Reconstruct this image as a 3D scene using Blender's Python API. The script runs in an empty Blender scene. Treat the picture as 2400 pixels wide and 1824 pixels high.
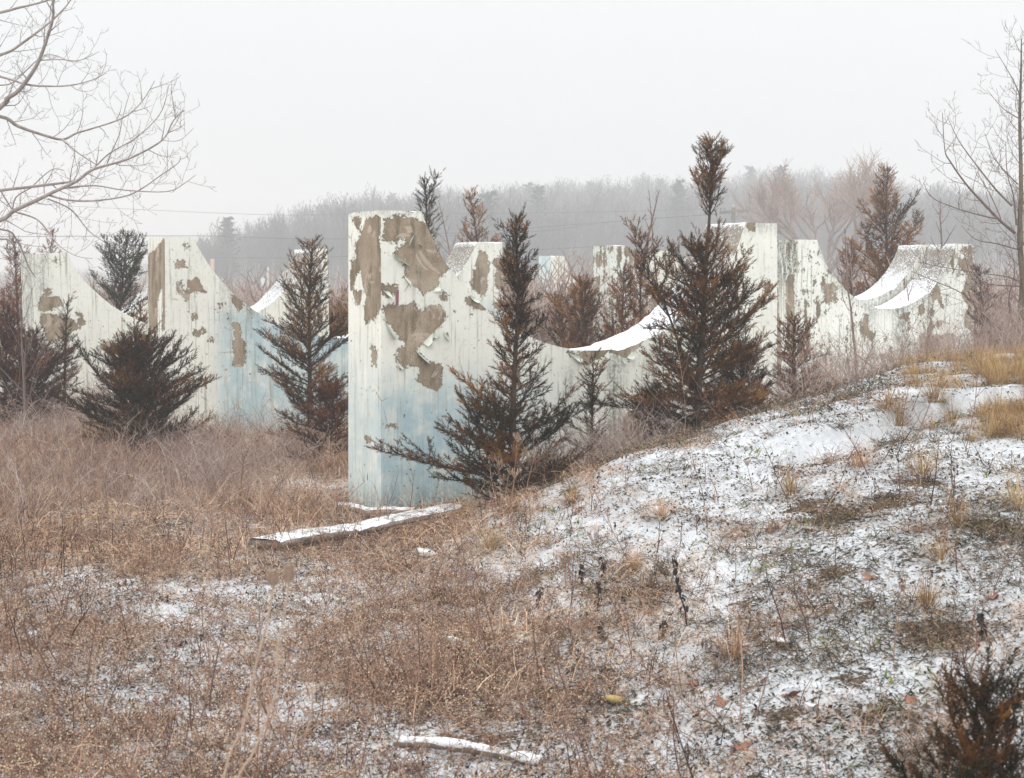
import bpy, math, random
import numpy as np
from mathutils import Vector, noise as mnoise

# ------------------------------------------------------------------ camera, sky, light
sc = bpy.context.scene
COL = sc.collection
F = 3700.0; CX = 1200.0; HY = 690.0; CAMZ = 2.15
cam_d = bpy.data.cameras.new('camera'); cam = bpy.data.objects.new('camera', cam_d); COL.objects.link(cam)
cam.location = (0, 0, CAMZ); cam.rotation_euler = (math.radians(90), 0, 0)
cam_d.sensor_width = 36; cam_d.lens = F / 2400 * 36; cam_d.shift_y = -(912 - HY) / 2400
cam_d.clip_start = .1; cam_d.clip_end = 3000
cam_d.dof.use_dof = True; cam_d.dof.focus_distance = 17.0; cam_d.dof.aperture_fstop = 6.3
sc.camera = cam

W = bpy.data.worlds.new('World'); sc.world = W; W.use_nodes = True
SUN_EL, SUN_AZ = math.radians(48), math.radians(196)
nt = W.node_tree; nt.nodes.clear()
def wn(t, **k):
    n = nt.nodes.new(t)
    for a, b in k.items(): setattr(n, a, b)
    return n
sky = wn('ShaderNodeTexSky', sky_type='NISHITA', sun_disc=False); sky.sun_elevation = SUN_EL; sky.sun_rotation = SUN_AZ
sky.dust_density = 4; sky.air_density = 1.0
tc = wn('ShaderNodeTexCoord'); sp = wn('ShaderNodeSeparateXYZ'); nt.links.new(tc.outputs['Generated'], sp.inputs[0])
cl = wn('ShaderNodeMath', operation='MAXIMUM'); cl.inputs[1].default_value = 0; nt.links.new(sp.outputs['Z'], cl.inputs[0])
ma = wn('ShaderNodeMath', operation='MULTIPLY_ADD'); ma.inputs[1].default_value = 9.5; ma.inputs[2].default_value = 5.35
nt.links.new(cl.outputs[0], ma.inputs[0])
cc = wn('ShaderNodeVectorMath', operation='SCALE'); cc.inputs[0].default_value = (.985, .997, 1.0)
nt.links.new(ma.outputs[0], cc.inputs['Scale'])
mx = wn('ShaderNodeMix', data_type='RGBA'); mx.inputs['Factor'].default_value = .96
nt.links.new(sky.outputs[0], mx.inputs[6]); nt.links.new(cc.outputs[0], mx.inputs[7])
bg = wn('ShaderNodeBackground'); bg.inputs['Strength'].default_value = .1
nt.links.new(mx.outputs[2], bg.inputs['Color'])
wo = wn('ShaderNodeOutputWorld'); nt.links.new(bg.outputs[0], wo.inputs['Surface'])
sl = bpy.data.lights.new('sun', 'SUN'); sl.energy = 1.5; sl.angle = math.radians(50); sl.color = (1, .975, .94)
sun = bpy.data.objects.new('sun', sl); COL.objects.link(sun)
# from behind the camera, a little to its left, through thick cloud
sun.rotation_euler = Vector((-.28, -.72, .85)).to_track_quat('Z', 'Y').to_euler()
vs = sc.view_settings; vs.view_transform = 'Standard'; vs.look = 'None'; vs.gamma = 1; vs.use_curve_mapping = False; vs.exposure = 0.32
cy = sc.cycles; cy.max_bounces = 6; cy.diffuse_bounces = 3; cy.volume_bounces = 2; cy.glossy_bounces = 1
cy.transparent_max_bounces = 4; cy.use_denoising = True

# ------------------------------------------------------------------ helpers
rng = np.random.default_rng(7); R = random.Random(11)

def tag(o, label=None, cat=None, group=None, kind=None):
    if label: o['label'] = label
    if cat: o['category'] = cat
    if group: o['group'] = group
    if kind: o['kind'] = kind
    return o
def empty(name, loc=(0, 0, 0), rz=0):
    o = bpy.data.objects.new(name, None); o.empty_display_size = .2; COL.objects.link(o)
    o.location = loc; o.rotation_euler = (0, 0, rz); return o
def link(name, me, mat=None, parent=None, coll=None):
    o = bpy.data.objects.new(name, me); (coll or COL).objects.link(o)
    if mat is not None: me.materials.append(mat)
    if parent is not None: o.parent = parent
    return o
def mesh_np(name, V, Q=None, T=None, attrs=None, smooth=False, mats=None):
    me = bpy.data.meshes.new(name); V = np.asarray(V, np.float32)
    Q = np.zeros((0, 4), int) if Q is None else np.asarray(Q, int).reshape(-1, 4)
    T = np.zeros((0, 3), int) if T is None else np.asarray(T, int).reshape(-1, 3)
    me.vertices.add(len(V)); me.vertices.foreach_set('co', V.ravel())
    nl = Q.size + T.size
    me.loops.add(nl); me.loops.foreach_set('vertex_index', np.concatenate([Q.ravel(), T.ravel()]).astype(np.int32))
    me.polygons.add(len(Q) + len(T))
    st = np.concatenate([np.arange(len(Q)) * 4, Q.size + np.arange(len(T)) * 3]).astype(np.int32)
    me.polygons.foreach_set('loop_start', st)
    if smooth: me.polygons.foreach_set('use_smooth', np.ones(len(st), bool))
    if mats is not None: me.polygons.foreach_set('material_index', np.asarray(mats, np.int32))
    me.update(calc_edges=True)
    for k, a in (attrs or {}).items():
        at_ = me.attributes.new(k, 'FLOAT', 'POINT'); at_.data.foreach_set('value', np.asarray(a, np.float32))
    me.validate()
    return me
class MB:
    """collects tubes, boxes and loose sheets into one mesh"""
    def __init__(s): s.V = []; s.Q = []; s.T = []; s.n = 0; s.A = []; s.M = []; s.MT = []
    def add(s, V, Q=(), T=(), a=0., m=0):
        V = np.asarray(V, float); s.V.append(V)
        if len(Q): s.Q.append(np.asarray(Q, int) + s.n); s.M += [m] * len(Q)
        if len(T): s.T.append(np.asarray(T, int) + s.n); s.MT += [m] * len(T)
        s.A.append(np.full(len(V), a) if np.isscalar(a) else np.asarray(a)); s.n += len(V)
    def tube(s, P, r, k=4, a=0., cap=False, m=0):
        P = np.asarray(P, float); n = len(P); r = np.full(n, r) if np.isscalar(r) else np.asarray(r, float)
        D = np.gradient(P, axis=0); D /= np.linalg.norm(D, axis=1)[:, None] + 1e-9
        up = np.array([.31, .2, .93]) if abs(D[0, 2]) < .8 else np.array([.95, .3, .1])
        U = np.cross(D, up); U /= np.linalg.norm(U, axis=1)[:, None] + 1e-9; N = np.cross(D, U)
        th = np.arange(k) * 2 * math.pi / k
        V = P[:, None] + r[:, None, None] * (np.cos(th)[None, :, None] * U[:, None] + np.sin(th)[None, :, None] * N[:, None])
        i = np.arange(n - 1)[:, None] * k; j = np.arange(k)[None]; j2 = (j + 1) % k
        Q = np.stack([i + j, i + j2, i + k + j2, i + k + j], -1).reshape(-1, 4)
        V = V.reshape(-1, 3)
        T = []
        if cap:
            V = np.vstack([V, P[:1], P[-1:]]); c0, c1 = n * k, n * k + 1
            T = [(c0, (q + 1) % k, q) for q in range(k)] + [(c1, (n - 1) * k + q, (n - 1) * k + (q + 1) % k) for q in range(k)]
        s.add(V, Q, T, a, m)
    def box(s, c, h, rz=0., a=0., m=0, ry=0.):
        x, y, z = h; V = np.array([[i * x, j * y, k * z] for k in (-1, 1) for j in (-1, 1) for i in (-1, 1)], float)
        cr, sr = math.cos(ry), math.sin(ry); V = np.stack([V[:, 0] * cr + V[:, 2] * sr, V[:, 1], -V[:, 0] * sr + V[:, 2] * cr], 1)
        cr, sr = math.cos(rz), math.sin(rz); V = np.stack([V[:, 0] * cr - V[:, 1] * sr, V[:, 0] * sr + V[:, 1] * cr, V[:, 2]], 1) + np.array(c)
        s.add(V, [(0, 2, 3, 1), (4, 5, 7, 6), (0, 1, 5, 4), (1, 3, 7, 5), (3, 2, 6, 7), (2, 0, 4, 6)], (), a, m)
    def mesh(s, name, smooth=False):
        V = np.vstack(s.V); Q = np.vstack(s.Q) if s.Q else None; T = np.vstack(s.T) if s.T else None
        return mesh_np(name, V, Q, T, {'tint': np.concatenate(s.A)}, smooth, s.M + s.MT)
    def build(s, name, mat, parent=None, smooth=False, coll=None):
        me = s.mesh(name, smooth)
        ms = mat if isinstance(mat, (list, tuple)) else [mat]
        for m in ms: me.materials.append(m)
        return link(name, me, None, parent, coll)

def vnoise(x, y, seed=0):
    """smooth value noise, vectorised"""
    x = np.asarray(x, float); y = np.asarray(y, float)
    seed = int(seed); xi = np.floor(x).astype(np.int64); yi = np.floor(y).astype(np.int64); fx = x - xi; fy = y - yi
    fx = fx * fx * (3 - 2 * fx); fy = fy * fy * (3 - 2 * fy)
    def h(a, b):
        n = (a * 374761393 + b * 668265263 + seed * 974634777) & 0xffffffff
        n = ((n ^ (n >> 13)) * 1274126177) & 0xffffffff
        return ((n ^ (n >> 16)) & 0xffff) / 65535.0
    return (h(xi, yi) * (1 - fx) + h(xi + 1, yi) * fx) * (1 - fy) + (h(xi, yi + 1) * (1 - fx) + h(xi + 1, yi + 1) * fx) * fy
def fbm(x, y, seed=0, o=4):
    r = 0; a = .5; t = 0
    for i in range(o): r = r + a * vnoise(x * 2 ** i, y * 2 ** i, seed + i * 7); t += a; a *= .5
    return r / t
def sst(a, b, x):
    t = np.clip((np.asarray(x, float) - a) / (b - a), 0, 1); return t * t * (3 - 2 * t)

# ------------------------------------------------------------------ terrain height
def gz(x, y, fine=True):
    x = np.asarray(x, float); y = np.asarray(y, float)
    H = np.interp(x, [-.9, .1, 1.1, 2.6, 4.5, 7, 12], [0, .30, .78, 1.10, 1.40, 1.52, 1.6])
    yr = np.interp(x, [0, 1.1, 2.6, 4.5, 7], [14.2, 13.7, 14.9, 16.6, 19])
    y0 = np.interp(x, [-1, 0, 1, 3, 8], [11, 9, 5.5, 2.5, -2])
    t = np.clip((y - y0) / (yr - y0), 0, 1); up = .5 * t + .5 * t * t * (3 - 2 * t)
    lf = np.interp(x, [0, 1, 3, 5, 8], [2.2, 3.6, 6, 9, 13])
    dn = 1 - sst(0, 1, (y - yr) / lf)
    base = .18 * sst(22, 30, y) + .25 * sst(-4, 6, x) * sst(24, 40, y)
    h = base + np.maximum(H - base, 0) * np.where(y < yr, up, dn)
    # ledge where the turf has slumped
    ly = 13.2 + .25 * np.sin(x * 2.1) + .5 * (x - 3.2) + .3 * (fbm(x * 1.3, y * 0, 5) - .5)
    m = sst(1.9, 2.4, x) * (1 - sst(4.6, 5.4, x))
    h = h + .15 * m * sst(-.06, .06, y - ly) * (1 - sst(.5, 2.0, y - ly)) - .07 * m * sst(-.5, -.05, y - ly) * (1 - sst(-.04, .02, y - ly))
    far = sst(180, 420, y) * np.interp(x, [-110, -71, -38, 0, 35, 61, 85, 113, 200], [0, 5, 11, 15.5, 17.5, 20, 17, 14, 10]) + 4 * sst(420, 700, y)
    h = h + far + .35 * (fbm(x * .05, y * .05, 3) - .5) * sst(40, 70, y)
    nr = 1 - sst(34, 50, y)
    h = h + nr * (.14 * (fbm(x * .7, y * .7, 1) - .5))
    if fine: h = h + nr * (.07 * (fbm(x * 3.1, y * 3.1, 2) - .5) + .03 * (fbm(x * 11, y * 11, 4, 3) - .5))
    return h
def g(x, y): return float(gz(x, y))
def at(px, y, dz=0.):
    x = (px - CX) / F * y; return (x, y, g(x, y) + dz)
def pt(px, py, y): return np.array([(px - CX) / F * y, y, CAMZ - (py - HY) / F * y])
def hit(px, py):
    ys = np.arange(2.5, 60, .03); X = (px - CX) / F
    d = CAMZ - (py - HY) / F * ys - gz(X * ys, ys); i = int(np.argmax(d <= 0)) if (d <= 0).any() else len(ys) - 1
    y = ys[i]; return (X * y, y, g(X * y, y))

# ------------------------------------------------------------------ materials
class NT:
    def __init__(s, name, rough=.9, spec=.2):
        s.m = bpy.data.materials.new(name); s.m.use_nodes = True; s.t = s.m.node_tree; s.b = s.t.nodes['Principled BSDF']
        s.b.inputs['Roughness'].default_value = rough; s.b.inputs['Specular IOR Level'].default_value = spec
    def n(s, t, **k):
        n = s.t.nodes.new(t)
        for a, b in k.items(): setattr(n, a, b)
        return n
    def l(s, a, b): s.t.links.new(a, b)
    def val(s, sock, v):
        if hasattr(v, 'links') or hasattr(v, 'is_linked'): s.l(v, sock)
        else: sock.default_value = v
    def math(s, op, a, b=0., c=0., clamp=False):
        n = s.n('ShaderNodeMath', operation=op, use_clamp=clamp)
        for i, v in enumerate((a, b, c)):
            if i < len(n.inputs): s.val(n.inputs[i], v)
        return n.outputs[0]
    def mix(s, f, a, b, blend='MIX'):
        n = s.n('ShaderNodeMix', data_type='RGBA', blend_type=blend); s.val(n.inputs[0], f)
        for i, v in ((6, a), (7, b)):
            if isinstance(v, tuple): n.inputs[i].default_value = (*v, 1) if len(v) == 3 else v
            else: s.l(v, n.inputs[i])
        return n.outputs[2]
    def ss(s, x, a, b):
        n = s.n('ShaderNodeMapRange', interpolation_type='SMOOTHSTEP'); s.val(n.inputs[0], x)
        s.val(n.inputs[1], a); s.val(n.inputs[2], b); n.inputs[3].default_value = 0; n.inputs[4].default_value = 1
        return n.outputs[0]
    def coord(s, sx=1, sy=1, sz=1, off=(0, 0, 0), which='Object'):
        c = s.n('ShaderNodeTexCoord'); m = s.n('ShaderNodeMapping'); s.l(c.outputs[which], m.inputs[0])
        m.inputs['Scale'].default_value = (sx, sy, sz); m.inputs['Location'].default_value = off
        return m.outputs[0]
    def noise(s, v, scale, detail=4, rough=.55, dist=0.):
        n = s.n('ShaderNodeTexNoise'); s.l(v, n.inputs['Vector']); n.inputs['Scale'].default_value = scale
        n.inputs['Detail'].default_value = detail; n.inputs['Roughness'].default_value = rough; n.inputs['Distortion'].default_value = dist
        return n.outputs['Fac']
    def attr(s, name): return s.n('ShaderNodeAttribute', attribute_name=name).outputs['Fac']
    def ramp(s, f, stops):
        n = s.n('ShaderNodeValToRGB'); s.l(f, n.inputs[0]); e = n.color_ramp.elements
        while len(e) < len(stops): e.new(.5)
        for i, (p, c) in enumerate(stops): e[i].position = p; e[i].color = (*c, 1)
        return n.outputs[0]
    def bump(s, h, strength=.5, dist=.01):
        n = s.n('ShaderNodeBump'); n.inputs['Strength'].default_value = strength; n.inputs['Distance'].default_value = dist
        s.l(h, n.inputs['Height']); s.l(n.outputs[0], s.b.inputs['Normal'])
    def col(s, c):
        if isinstance(c, tuple): s.b.inputs['Base Color'].default_value = (*c, 1)
        else: s.l(c, s.b.inputs['Base Color'])
        return s.m

def mat_ground():
    m = NT('snowy_ground', .95, .1); P = m.coord()
    n1 = m.noise(P, 1.1, 5, .6); n2 = m.noise(P, 7, 5, .65, .4); n3 = m.noise(P, 34, 4, .7); n4 = m.noise(P, 110, 3, .6)
    lit = m.ramp(n3, [(.28, (.030, .020, .015)), (.43, (.10, .060, .040)), (.55, (.24, .145, .095)), (.72, (.42, .28, .19))])
    lit = m.mix(m.math('MULTIPLY', m.attr('olive'), .75), m.mix(m.ss(n1, .35, .7), lit, m.mix(.5, lit, (.33, .21, .14))), m.ramp(n3, [(.3, (.018, .015, .011)), (.5, (.075, .060, .035)), (.62, (.17, .14, .085)), (.75, (.34, .27, .19))]))
    gr = m.ss(m.noise(P, 3.3, 3), .66, .76); lit = m.mix(m.math('MULTIPLY', gr, .45), lit, (.12, .14, .04))
    s = m.attr('snow')
    f = m.math('ADD', m.math('MULTIPLY', n2, .60), m.math('MULTIPLY', n3, 1.0)); f = m.math('ADD', f, m.math('MULTIPLY', n1, .2))
    f = m.math('ADD', f, m.math('MULTIPLY', n4, .5))
    f = m.math('SUBTRACT', f, 1.15); f = m.math('ADD', f, m.math('MULTIPLY', m.math('SUBTRACT', s, .5), .85))
    mask = m.ss(f, -.03, .07)
    geo = m.n('ShaderNodeNewGeometry'); sp = m.n('ShaderNodeSeparateXYZ'); m.l(geo.outputs['Normal'], sp.inputs[0])
    mask = m.math('MULTIPLY', mask, m.ss(sp.outputs['Z'], .45, .7))
    mask = m.math('MULTIPLY', mask, m.math('ADD', .74, m.math('MULTIPLY', m.ss(m.math('ADD', m.math('MULTIPLY', n1, .5), m.math('MULTIPLY', n2, .5)), .42, .62), .26)))
    m.bump(m.math('ADD', m.math('MULTIPLY', n3, .8), m.math('MULTIPLY', mask, .35)), .9, .03)
    return m.col(m.mix(mask, lit, (.74, .77, .81)))

def mat_wall(name, amount=.3, dirt=.4, seed=0., streak=.5, tone=(.885, .88, .80)):
    """old cream paint over bare concrete; `bare` is the hand-laid patch map (metres inside a patch)"""
    m = NT(name, .8, .25); P = m.coord(off=(seed, seed * 1.7, seed * .6)); V = m.coord(3.2, 3.2, .55, off=(seed * 2, seed, 0))
    big = m.noise(P, 1.3, 4); mid = m.noise(P, 6, 6, .62); fine = m.noise(P, 30, 5, .65); vf = m.noise(P, 90, 3, .6)
    st = m.noise(V, 2.6, 5, .6); st2 = m.noise(V, 8, 4, .6)
    bare = m.attr('bare'); e = m.math('ADD', m.math('MULTIPLY', m.math('SUBTRACT', mid, .46), .22), m.math('MULTIPLY', m.math('SUBTRACT', fine, .46), .15))
    hand = m.math('ADD', bare, e)
    rnd = m.math('MULTIPLY', m.math('SUBTRACT', m.math('ADD', m.math('MULTIPLY', big, .35), m.math('ADD', m.math('MULTIPLY', mid, .4), m.math('MULTIPLY', st, .25 + .2 * streak))), .80 + .1 * streak - amount * .52), .55)
    rnd = m.math('ADD', rnd, m.math('MULTIPLY', m.math('SUBTRACT', fine, .5), .12))
    chips = m.math('SUBTRACT', m.math('MULTIPLY', m.noise(P, 17, 2, .5), .5), .374 - .05 * amount)
    sgn = m.math('MAXIMUM', m.math('MAXIMUM', hand, rnd), m.math('MULTIPLY', chips, .6))
    mask = m.ss(sgn, -.004, .006)
    # concrete with pits and run-off streaks
    con = m.ramp(m.noise(P, 2.2, 5, .6), [(.3, (.24, .185, .13)), (.5, (.37, .295, .215)), (.7, (.48, .40, .31))])
    con = m.mix(m.math('MULTIPLY', m.ss(st, .48, .64), .7), con, (.13, .10, .06))
    con = m.mix(m.ss(vf, .57, .66), con, (.11, .09, .07)); con = m.mix(m.math('MULTIPLY', m.ss(mid, .52, .62), .35), con, (.20, .16, .11)); con = m.mix(m.math('MULTIPLY', m.ss(fine, .5, .8), .4), con, (.47, .40, .33))
    skim = m.ss(m.noise(P, 3.4, 7, .65, .6), .60, .61); con = m.mix(m.math('MULTIPLY', skim, .55), con, (.60, .50, .42))
    # paint
    pt_ = m.mix(m.ss(big, .3, .7), tone, tuple(c * .93 for c in tone))
    pt_ = m.mix(m.math('MULTIPLY', m.attr('blue'), m.ss(m.math('ADD', m.math('MULTIPLY', mid, .6), m.math('MULTIPLY', st, .4)), .25, .60)), pt_, (.40, .56, .62))
    d = m.math('MULTIPLY', m.ss(m.math('ADD', m.math('MULTIPLY', st2, .55), m.math('MULTIPLY', fine, .45)), .56, .72), dirt)
    pt_ = m.mix(d, pt_, (.30, .32, .26))
    run = m.noise(m.coord(9, 9, .35, off=(seed, 0, seed)), 2.2, 5, .7); pt_ = m.mix(m.math('MULTIPLY', m.ss(run, .53, .66), .32 + .7 * dirt), pt_, (.34, .34, .27))
    pt_ = m.mix(m.math('MULTIPLY', m.ss(m.noise(P, 13, 6, .75), .54, .64), .40), pt_, (.58, .56, .47))
    crk = m.n('ShaderNodeTexVoronoi', feature='DISTANCE_TO_EDGE'); m.l(m.mix(.12, P, m.noise(P, 5, 4)) if False else P, crk.inputs['Vector']); crk.inputs['Scale'].default_value = 1.7; cd = m.math('MULTIPLY', m.math('SUBTRACT', 1., m.ss(m.math('ADD', crk.outputs['Distance'], m.math('MULTIPLY', m.math('SUBTRACT', mid, .5), .12)), .0, .006)), m.ss(big, .5, .6)); pt_ = m.mix(m.math('MULTIPLY', cd, .6), pt_, (.22, .2, .16))
    dk = m.math('MULTIPLY', m.attr('dirt'), m.ss(m.math('ADD', m.math('MULTIPLY', st2, .5), m.math('MULTIPLY', fine, .5)), .36, .60))
    pt_ = m.mix(dk, pt_, (.10, .12, .10)); con = m.mix(m.math('MULTIPLY', dk, .7), con, (.08, .08, .06))
    pt_ = m.mix(m.math('MULTIPLY', m.ss(vf, .67, .74), .5), pt_, (.25, .23, .2))
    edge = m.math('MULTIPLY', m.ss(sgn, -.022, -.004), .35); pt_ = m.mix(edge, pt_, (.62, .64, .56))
    rim = m.math('MULTIPLY', mask, m.math('SUBTRACT', 1., m.ss(sgn, .006, .022))); con = m.mix(m.math('MULTIPLY', rim, .5), con, (.10, .08, .06))  # shadow of the flaked paint edge, put into the concrete colour as a dark line
    c = m.mix(mask, pt_, con)
    # snow settles wherever the face looks up enough
    geo = m.n('ShaderNodeNewGeometry'); sp = m.n('ShaderNodeSeparateXYZ'); m.l(geo.outputs['Normal'], sp.inputs[0])
    sn = m.math('ADD', m.math('ADD', sp.outputs['Z'], m.math('MULTIPLY', m.math('SUBTRACT', m.noise(P, 48, 4, .7), .5), 2.2)), m.math('MULTIPLY', m.math('SUBTRACT', mid, .5), .6))
    snow = m.math('MULTIPLY', m.ss(sn, .66, .76), m.ss(sp.outputs['Z'], .12, .2))
    c = m.mix(m.math('MULTIPLY', m.math('SUBTRACT', 1., snow), m.math('MULTIPLY', m.ss(sp.outputs['Z'], .15, .3), .85)), c, (.17, .14, .11))
    c = m.mix(snow, c, (.86, .885, .92))
    m.bump(m.math('ADD', m.math('ADD', m.math('MULTIPLY', m.math('SUBTRACT', 1., mask), .6), m.math('MULTIPLY', fine, m.math('ADD', .08, m.math('MULTIPLY', mask, .35)))), m.math('ADD', m.math('MULTIPLY', snow, .5), m.math('MULTIPLY', mid, .25))), .9, .012)
    return m.col(c)

def mat_foliage(name, stops, rough=.75):
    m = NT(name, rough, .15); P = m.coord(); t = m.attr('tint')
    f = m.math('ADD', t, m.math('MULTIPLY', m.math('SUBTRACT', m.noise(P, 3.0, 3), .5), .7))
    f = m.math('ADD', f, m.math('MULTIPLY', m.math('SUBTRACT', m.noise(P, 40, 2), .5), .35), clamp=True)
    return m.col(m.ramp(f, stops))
def mat_bark(name, a, b, snow=0.):
    m = NT(name, .9, .15); P = m.coord(); n = m.noise(m.coord(1, 1, .35), 26, 5, .65)
    c = m.ramp(n, [(.3, a), (.7, b)])
    if snow:
        geo = m.n('ShaderNodeNewGeometry'); sp = m.n('ShaderNodeSeparateXYZ'); m.l(geo.outputs['Normal'], sp.inputs[0])
        c = m.mix(m.math('MULTIPLY', m.ss(m.math('ADD', sp.outputs['Z'], m.math('MULTIPLY', m.noise(P, 9, 3), .8)), 1.0, 1.35), snow), c, (.84, .86, .9))
    m.bump(n, .5, .006); return m.col(c)
def mat_tint(name, stops, rough=.85):
    """colour chosen piece by piece from the tint attribute, with a little mottling"""
    m = NT(name, rough, .15); t = m.attr('tint'); P = m.coord()
    oi = m.n('ShaderNodeObjectInfo'); f = m.math('ADD', t, m.math('MULTIPLY', m.math('SUBTRACT', oi.outputs['Random'], .5), .34))
    f = m.math('ADD', f, m.math('MULTIPLY', m.math('SUBTRACT', m.noise(P, 60, 2), .5), .25), clamp=True)
    return m.col(m.ramp(f, stops))

M = {}
M['ground'] = mat_ground()
M['cedar'] = mat_foliage('cedar_foliage', [(.05, (.006, .008, .005)), (.34, (.021, .017, .006)), (.56, (.072, .030, .011)), (.8, (.20, .075, .018)), (1., (.36, .18, .04))])
M['cedar_green'] = mat_foliage('green_cedar_foliage', [(.05, (.007, .010, .007)), (.35, (.018, .024, .011)), (.65, (.05, .045, .016)), (.9, (.13, .075, .028))])
M['cedar_rust'] = mat_foliage('rusty_cedar_foliage', [(.05, (.014, .008, .006)), (.34, (.045, .014, .008)), (.62, (.14, .040, .016)), (1., (.32, .14, .04))])
M['bark'] = mat_bark('grey_brown_bark', (.10, .075, .06), (.26, .21, .18))
M['cedar_bark'] = mat_bark('dark_cedar_bark', (.035, .024, .018), (.13, .095, .075)); M['bark_pale'] = mat_bark('pale_bark', (.20, .165, .15), (.40, .35, .32), .5)
M['bark_tree'] = mat_bark('mossy_bark', (.07, .055, .04), (.22, .17, .12), .3)
M['twig'] = mat_bark('twig_bark', (.13, .09, .08), (.24, .18, .16))
M['weed'] = mat_tint('dry_weed', [(0, (.055, .028, .022)), (.35, (.20, .11, .08)), (.6, (.38, .225, .16)), (.85, (.62, .44, .32)), (1, (.86, .72, .50))])
M['mound_weed'] = mat_tint('olive_dead_weed', [(0, (.020, .017, .012)), (.35, (.085, .062, .040)), (.65, (.24, .175, .115)), (1, (.56, .45, .33))]); M['straw'] = mat_tint('dry_straw', [(0, (.15, .08, .045)), (.4, (.44, .255, .16)), (.75, (.69, .47, .32)), (1, (.80, .64, .45))])
M['amber'] = mat_tint('amber_grass', [(0, (.13, .08, .035)), (.4, (.31, .185, .08)), (.7, (.50, .33, .16)), (1, (.64, .52, .32))])
M['brush'] = mat_tint('brush_stem', [(0, (.16, .10, .085)), (.5, (.38, .28, .24)), (1, (.62, .53, .48))])
M['dark_weed'] = mat_tint('blackened_weed', [(0, (.02, .014, .015)), (1, (.07, .045, .04))])
M['seed'] = mat_tint('seed_head', [(0, (.16, .085, .06)), (.6, (.30, .19, .14)), (1, (.5, .38, .28))])
# ------------------------------------------------------------------ ground sheet
def nonuni(parts):
    o = [parts[0][0]]
    for a, b, d0, d1 in parts:
        x = a; n = 0
        while x < b - 1e-6:
            t = (x - a) / (b - a); x = min(b, x + d0 + (d1 - d0) * t); o.append(x)
    return np.array(o)
xs_ = nonuni([(0, 7, .11, .14), (7, 14, .12, .5), (14, 500, .6, 26)]); xs_ = np.concatenate([-xs_[::-1][:-1], xs_])
ys_ = np.concatenate([-nonuni([(0, 40, .4, 5)])[::-1][:-1], nonuni([(0, 5, .25, .1), (5, 20, .10, .14), (20, 34, .14, .4), (34, 800, .5, 26)])])
GX, GY = np.meshgrid(xs_, ys_); nx, ny = len(xs_), len(ys_)
GZ = gz(GX, GY)
DARK = [(hit(a, b), w) for a, b, w in [(2085, 1180, .16), (1890, 1185, .13), (1960, 1215, .12), (2160, 1130, .14), (2150, 1480, .13), (2225, 1500, .13), (1560, 1385, .10), (1480, 1330, .08), (2330, 1230, .12), (1330, 1150, .08), (1830, 1680, .10), (1950, 1345, .09), (70, 1260, .2), (150, 1275, .2), (1160, 1735, .08), (700, 1440, .08), (320, 1700, .07), (2000, 1600, .09), (1750, 1420, .07)]]
def snow_cover(x, y):
    mound = sst(-.6, .6, x - .3 + .12 * (13 - y) * 0) * sst(4.0, 8.0, y)
    ridge = sst(-.1, .9, x) * sst(9.5, 13.0, y) * (1 - sst(5.0, 6.2, x - .1 * y))
    s = .71 - .04 * mound + .14 * ridge
    s = s - .24 * (1 - sst(-.8, .4, x)) * sst(11.5, 13.5, y) * (1 - sst(30, 60, y))
    s = s + .18 * (fbm(x * .8, y * .5, 9) - .5) * 2
    s = s + .25 * sst(35, 60, y) * (1 - sst(110, 160, y)) - .6 * sst(150, 200, y)
    s = s + .25 * np.exp(-((x - 3.9) / .9) ** 2 - ((y - 14.6) / 1.1) ** 2) + .12 * np.exp(-((x + 4.6) / .8) ** 2 - ((y - 9.2) / .8) ** 2)
    for (cx, cy, cz), w in DARK: s = s - .42 * np.exp(-((x - cx) / (w * 1.1)) ** 2 - ((y - cy) / (w * 1.1)) ** 2)
    return s
gi = (np.arange(ny - 1)[:, None] * nx + np.arange(nx - 1)[None]).ravel()
me = mesh_np('ground', np.stack([GX, GY, GZ], -1).reshape(-1, 3), np.stack([gi, gi + 1, gi + nx + 1, gi + nx], 1), None, {'snow': snow_cover(GX, GY).ravel(), 'olive': sst(-.2, .9, GX).ravel() * (GY < 30).ravel()}, True)
ground = link('ground', me, M['ground']); tag(ground, 'snow dusted rough ground rising into a mound on the right', kind='structure')

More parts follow.
